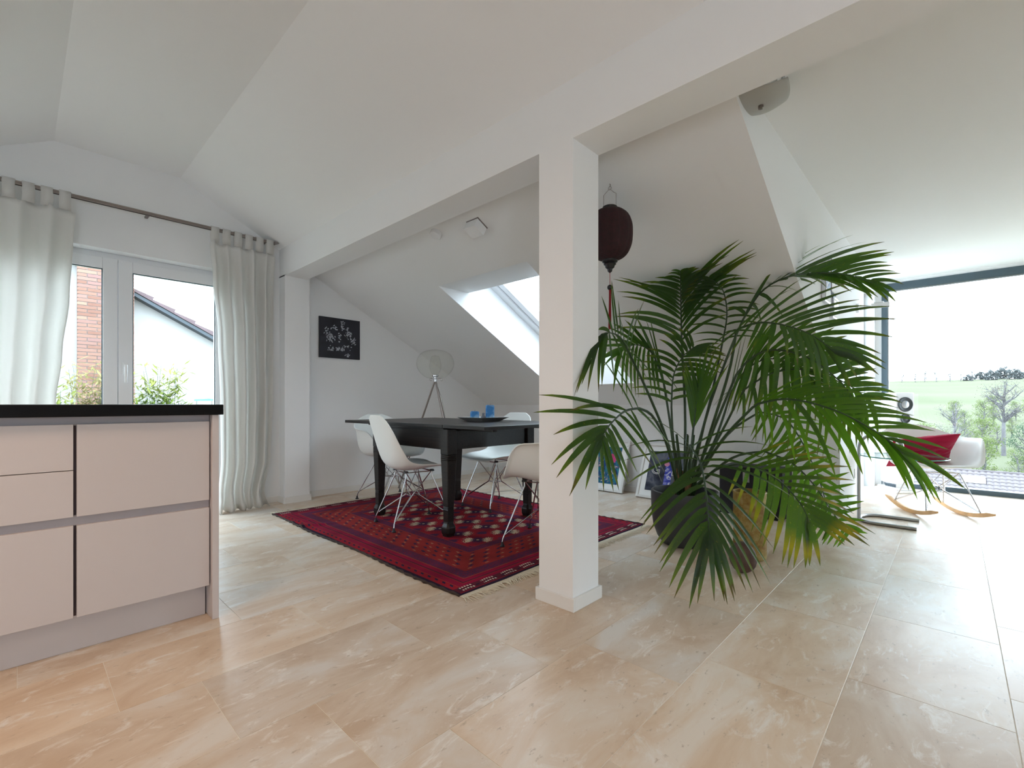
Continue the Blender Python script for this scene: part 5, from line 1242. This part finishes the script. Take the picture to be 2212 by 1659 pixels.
def bamboo(name, label, x, y, ztop, wd, matn, n_, seed):
    rb = random.Random(seed); o = thing(name, label, 'plant', (x, y, -.35), 0, None); cu_ = MB(); lf = MB(); H_ = ztop+.35
    for k in range(n_):
        bx_, by = rb.gauss(0, wd*.22), rb.gauss(0, wd*.25); h = H_*rb.uniform(.62, 1.0); lx_, ly = rb.uniform(-.25, .25)*wd, rb.uniform(-.4, .4)*wd
        cu_.tube([(bx_, by, 0), (bx_+lx_*.3, by+ly*.3, h*.55), (bx_+lx_, by+ly, h)], [.006, .004, .0015], 5)
        for m__ in range(90):
            t = rb.uniform(.35, 1); P_ = Vector((bx_+lx_*t*t, by+ly*t*t, h*t))+Vector((rb.gauss(0, .05), rb.gauss(0, .07), rb.gauss(0, .04))); a = rb.uniform(0, 2*pi); L = rb.uniform(.09, .19); e_ = rb.uniform(-.7, .5)
            D_ = Vector((cos(a)*cos(e_), sin(a)*cos(e_), sin(e_)))*L; s_ = D_.cross(Vector((0, 0, 1))).normalized()*L*.085
            lf.add([P_, P_+D_*.45+s_, P_+D_, P_+D_*.45-s_], [(0, 1, 2, 3)])
    cu_.obj('canes', M['stem'], o); l_ = lf.obj('leaves', M[matn], o); l_['kind'] = 'stuff'
bamboo('bamboo', 'green bamboo clump left of the brick chimney behind the curtain', -7.5, .22, 1.22, .34, 'bamboo', 24, 1)
bamboo('bamboo', 'dry yellow bamboo in front of the brick chimney', -8.5, .70, 1.56, .42, 'bamboo_dry', 26, 2)
bamboo('bamboo', 'bushy green bamboo before the white house wall right of the chimney', -7.2, 1.14, 1.42, .50, 'bamboo', 34, 3)
ot = thing('garden_table', 'small glass topped garden table outside the garden door', 'table', (-6.5, 1.78, -.35))
MB().box(-.35, .35, -.26, .5, 1.33, 1.345).obj('table_top', M['tableglass'], ot); q = MB(); q.box(-.36, .36, -.27, .51, 1.31, 1.33); q.obj('rim', M['glassedge'], ot)
for sx in (-.33, .33):
    for sy in (-.24, .48): MB().box(sx-.012, sx+.012, sy-.012, sy+.012, 0, 1.31).obj('leg', M['steel'], ot)

# ================================================================ OUTSIDE, VALLEY SIDE
HT = [(0, -4), (12, -5), (35, -8), (50, -7.6), (80, -6.2), (110, -2.2), (140, 1.4), (180, 5.6), (222, 9.3), (260, 10), (400, 4)]
def ht(x, y):
    d = math.hypot(x, y)+3*noise.noise(Vector((x*.012, y*.012, 0)))
    for (a, za), (b_, zb) in zip(HT, HT[1:]):
        if a <= d <= b_: f = (d-a)/(b_-a); return za+(zb-za)*f+.5*noise.noise(Vector((x*.03, y*.03, 5)))
    return HT[0][1] if d < 0 else 4
q = MB(); na, nr = 60, 70
rr = [8+392*(i/nr)**1.3 for i in range(nr+1)]
for i in range(nr+1):
    for j in range(na+1):
        a = R(45+100*j/na); x, y = rr[i]*cos(a), rr[i]*sin(a); q.v.append((x, y, ht(x, y)))
for i in range(nr):
    for j in range(na): a = i*(na+1)+j; q.f.append((a, a+na+1, a+na+2, a+1)); q.m.append(0)
tr_ = q.obj('meadow_hill', M['meadow'], smooth=True); tr_['kind'] = 'structure'; tr_['label'] = 'green meadow hillside beyond the valley'
def leafball(b, c_, r_, n_, rb, sz):
    for _ in range(n_):
        v = Vector((rb.gauss(0, 1), rb.gauss(0, 1), rb.gauss(0, .8))); v.normalize(); v *= r_*rb.uniform(.55, 1.05); P_ = c_+v
        a = Vector((rb.gauss(0, 1), rb.gauss(0, 1), rb.gauss(0, 1))).normalized()*sz; b2_ = a.cross(Vector((rb.gauss(0, 1), rb.gauss(0, 1), rb.gauss(0, 1)))).normalized()*sz*.7
        b.add([P_-a, P_+b2_, P_+a, P_-b2_], [(0, 1, 2, 3)])
def tree_proto(seed, H_, bare, m_leaf, crown, tr0, ls=1):
    rb = random.Random(seed); bk = MB(); lf = MB()
    z0 = H_*tr0; cz = (H_+z0)/2; rz_v = (H_-z0)/2; rx_ = H_*.26*crown
    top = Vector((rb.uniform(-.2, .2), rb.uniform(-.2, .2), H_*.82))
    bk.tube([(0, 0, -.3), (top.x*.3, top.y*.3, H_*.4), tuple(top)], [H_*.026, H_*.018, H_*.005], 6, cap=False)
    cl_ = []
    for k in range(34 if bare else 26):
        a = rb.uniform(0, 2*pi); zt = rb.uniform(-.9, 1); rr_ = sqrt(max(0, 1-zt*zt))*rb.uniform(.55, 1)
        E_ = Vector((rx_*rr_*cos(a), rx_*rr_*sin(a), cz+rz_v*zt)); zb = max(z0*.8, E_.z-rx_*.9*rb.uniform(.5, 1.1)); B_ = top*min(.95, zb/H_*1.0); B_.z = min(zb, H_*.8)
        Mp = (B_+E_)/2+Vector((rb.uniform(-.1, .1), rb.uniform(-.1, .1), -.12))*rx_*.5
        bk.tube([B_, Mp, E_], [H_*.009, H_*.006, H_*.002], 4, cap=False)
        for j in range(5 if bare else 2):
            s0 = Mp.lerp(E_, rb.uniform(0, .8)); e0 = s0+Vector((rb.gauss(0, 1), rb.gauss(0, 1), rb.gauss(.4, .7))).normalized()*H_*.10; bk.tube([s0, e0], [H_*.003, H_*.0012], 3, cap=False)
            cl_.append(e0)
        cl_.append(E_)
    for c_ in cl_: leafball(lf, c_, H_*(.055 if bare else .085), 5 if bare else 26, rb, H_*(.007 if bare else .0125)*ls)
    return bk.mesh('trunk', M['bark'], True), lf.mesh('crown', m_leaf)
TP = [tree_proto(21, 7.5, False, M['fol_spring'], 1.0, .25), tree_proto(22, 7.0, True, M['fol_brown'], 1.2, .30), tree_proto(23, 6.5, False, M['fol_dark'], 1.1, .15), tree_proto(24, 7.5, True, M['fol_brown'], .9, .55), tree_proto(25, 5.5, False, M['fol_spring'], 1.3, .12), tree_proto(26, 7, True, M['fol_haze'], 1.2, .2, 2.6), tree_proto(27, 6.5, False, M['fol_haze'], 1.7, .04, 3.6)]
def tree(x, y, p_, s_, label, group=None, sink=.1):
    o = thing('tree', label, 'tree', (x, y, ht(x, y)-sink), rp.uniform(0, 6.28), group); o.scale = (s_, s_, s_)
    for nm, me in zip(('trunk', 'crown'), TP[p_]):
        if len(me.vertices):
            c_ = bpy.data.objects.new(nm, me); COL.objects.link(c_); c_.parent = o
            if nm == 'crown': c_['kind'] = 'stuff'
def U_(u, d):   # compass direction written as offset from the window axis
    a = R(u); return d*cos(a), d*sin(a)
tree(*U_(87.0, 84), 3, 1.25, 'tall tree with a long bare trunk standing above the wood')
tree(*U_(90.0, 80), 1, 1.05, 'leafless forked tree in front of the wood, seen just above the rocking chair')
rt_ = random.Random(77)
labs = ['pale green spring tree in the wood beyond the valley', 'budding brownish tree in the wood beyond the valley', 'dark green tree in the wood beyond the valley', 'budding brownish tree in the wood beyond the valley', 'pale green spring tree in the wood beyond the valley']
grp = ['pale green trees of the valley wood', 'brownish trees of the valley wood', 'dark green trees of the valley wood', 'brownish trees of the valley wood', 'pale green trees of the valley wood']
placed = []
for k in range(150):
    a = rt_.uniform(80, 99); d = rt_.uniform(62, 112)
    if a > 91 and d > 88: d -= 24
    if d < 86 and 89.2 < a < 91: a += 2.2
    p_ = rt_.choice([0, 0, 1, 2, 4, 4, 0, 3, 2]); s_ = rt_.uniform(.45, .80)*(1 if d < 95 else .8)
    x_, y_ = U_(a, d)
    if any(math.hypot(x_-q_[0], y_-q_[1]) < 3.0*(s_+q_[2]) for q_ in placed): continue
    placed.append((x_, y_, s_)); tree(x_, y_, p_, s_, labs[p_], grp[p_])
for k, a in enumerate([93.6, 92.6, 91.9, 91.2, 90.3, 89.6, 88.9, 95.0, 84.2, 83.0, 81.9]):
    tree(*U_(a+rt_.uniform(-.1, .1), 212+rt_.uniform(-3, 3)), 5, rt_.uniform(.42, .60), 'hazy bare tree on the skyline of the hill', 'bare skyline trees on the hill crest')
TPc = TP[2]
for k in range(7):
    tree(*U_(87.0+.70*(k-3), 214+(k%2)*7), 6, .78-.09*abs(k-3), 'dark tree of the rounded copse on the hill crest', 'dark copse on the hill crest', 1.3)
# neighbour roof below
RX, RY, RZz = -1.0, 39.3, -3.12
nr_ = thing('neighbour_roof', 'grey tiled roof of a lower house seen at the foot of the window', 'roof', (RX, RY, RZz))
ra = R(27); tw_, tl_ = .26, .34
q = MB(); q.prism([(0, -.02), (-6, -.02-6*math.tan(ra)), (-6, -4.5), (5, -4.5), (5, -2.5)], 'x', -8, 9); q.obj('house_body', M['rooftile'], nr_)
b = MB(); b.add([(0, 0, .0), (.065, 0, .03), (.13, 0, .035), (.20, 0, .012), (.26, 0, .0), (0, -.36, .02), (.065, -.36, .055), (.13, -.36, .06), (.20, -.36, .035), (.26, -.36, .02),
  (0, -.36, -.01), (.26, -.36, -.01)], [(0, 5, 6, 1), (1, 6, 7, 2), (2, 7, 8, 3), (3, 8, 9, 4), (5, 10, 11, 9, 8, 7, 6)])
pant = b.mesh('roof_tile', M['rooftile'])
cnt = 0
for r_ in range(9):
    for c_ in range(32):
        if r_ in (2, 3) and c_ in (20, 21, 22, 23): continue
        o = bpy.data.objects.new('roof_tile', pant); COL.objects.link(o); o.parent = nr_; dd = r_*tl_
        o.location = (-3.9+c_*tw_, -dd*cos(ra), -dd*sin(ra)+.02+rt_.uniform(0, .008)); o.rotation_euler.x = ra; cnt += 1
q = MB().tube([(-8, .02, .03), (9, .02, .03)], .09, 8); q.obj('ridge_cap', M['rooftile'], nr_)
q = MB(); q.box(0, 1.0, -.62, 0, 0, .09); o = mod_bevel(q.obj('roof_window', M['white_gloss'], nr_), .01); o.location = (-3.9+20*tw_, -2*tl_*cos(ra), -2*tl_*sin(ra)+.03); o.rotation_euler.x = ra
MB().lathe([(.09, -.3), (.09, .18), (.13, .20), (.13, .24), (0, .26)], (-.6, -.35, 0), 12).obj('vent_pipe', M['rubber'], nr_, smooth=True, angle=40)
print('objects', len(bpy.data.objects), 'tiles', len(tl))
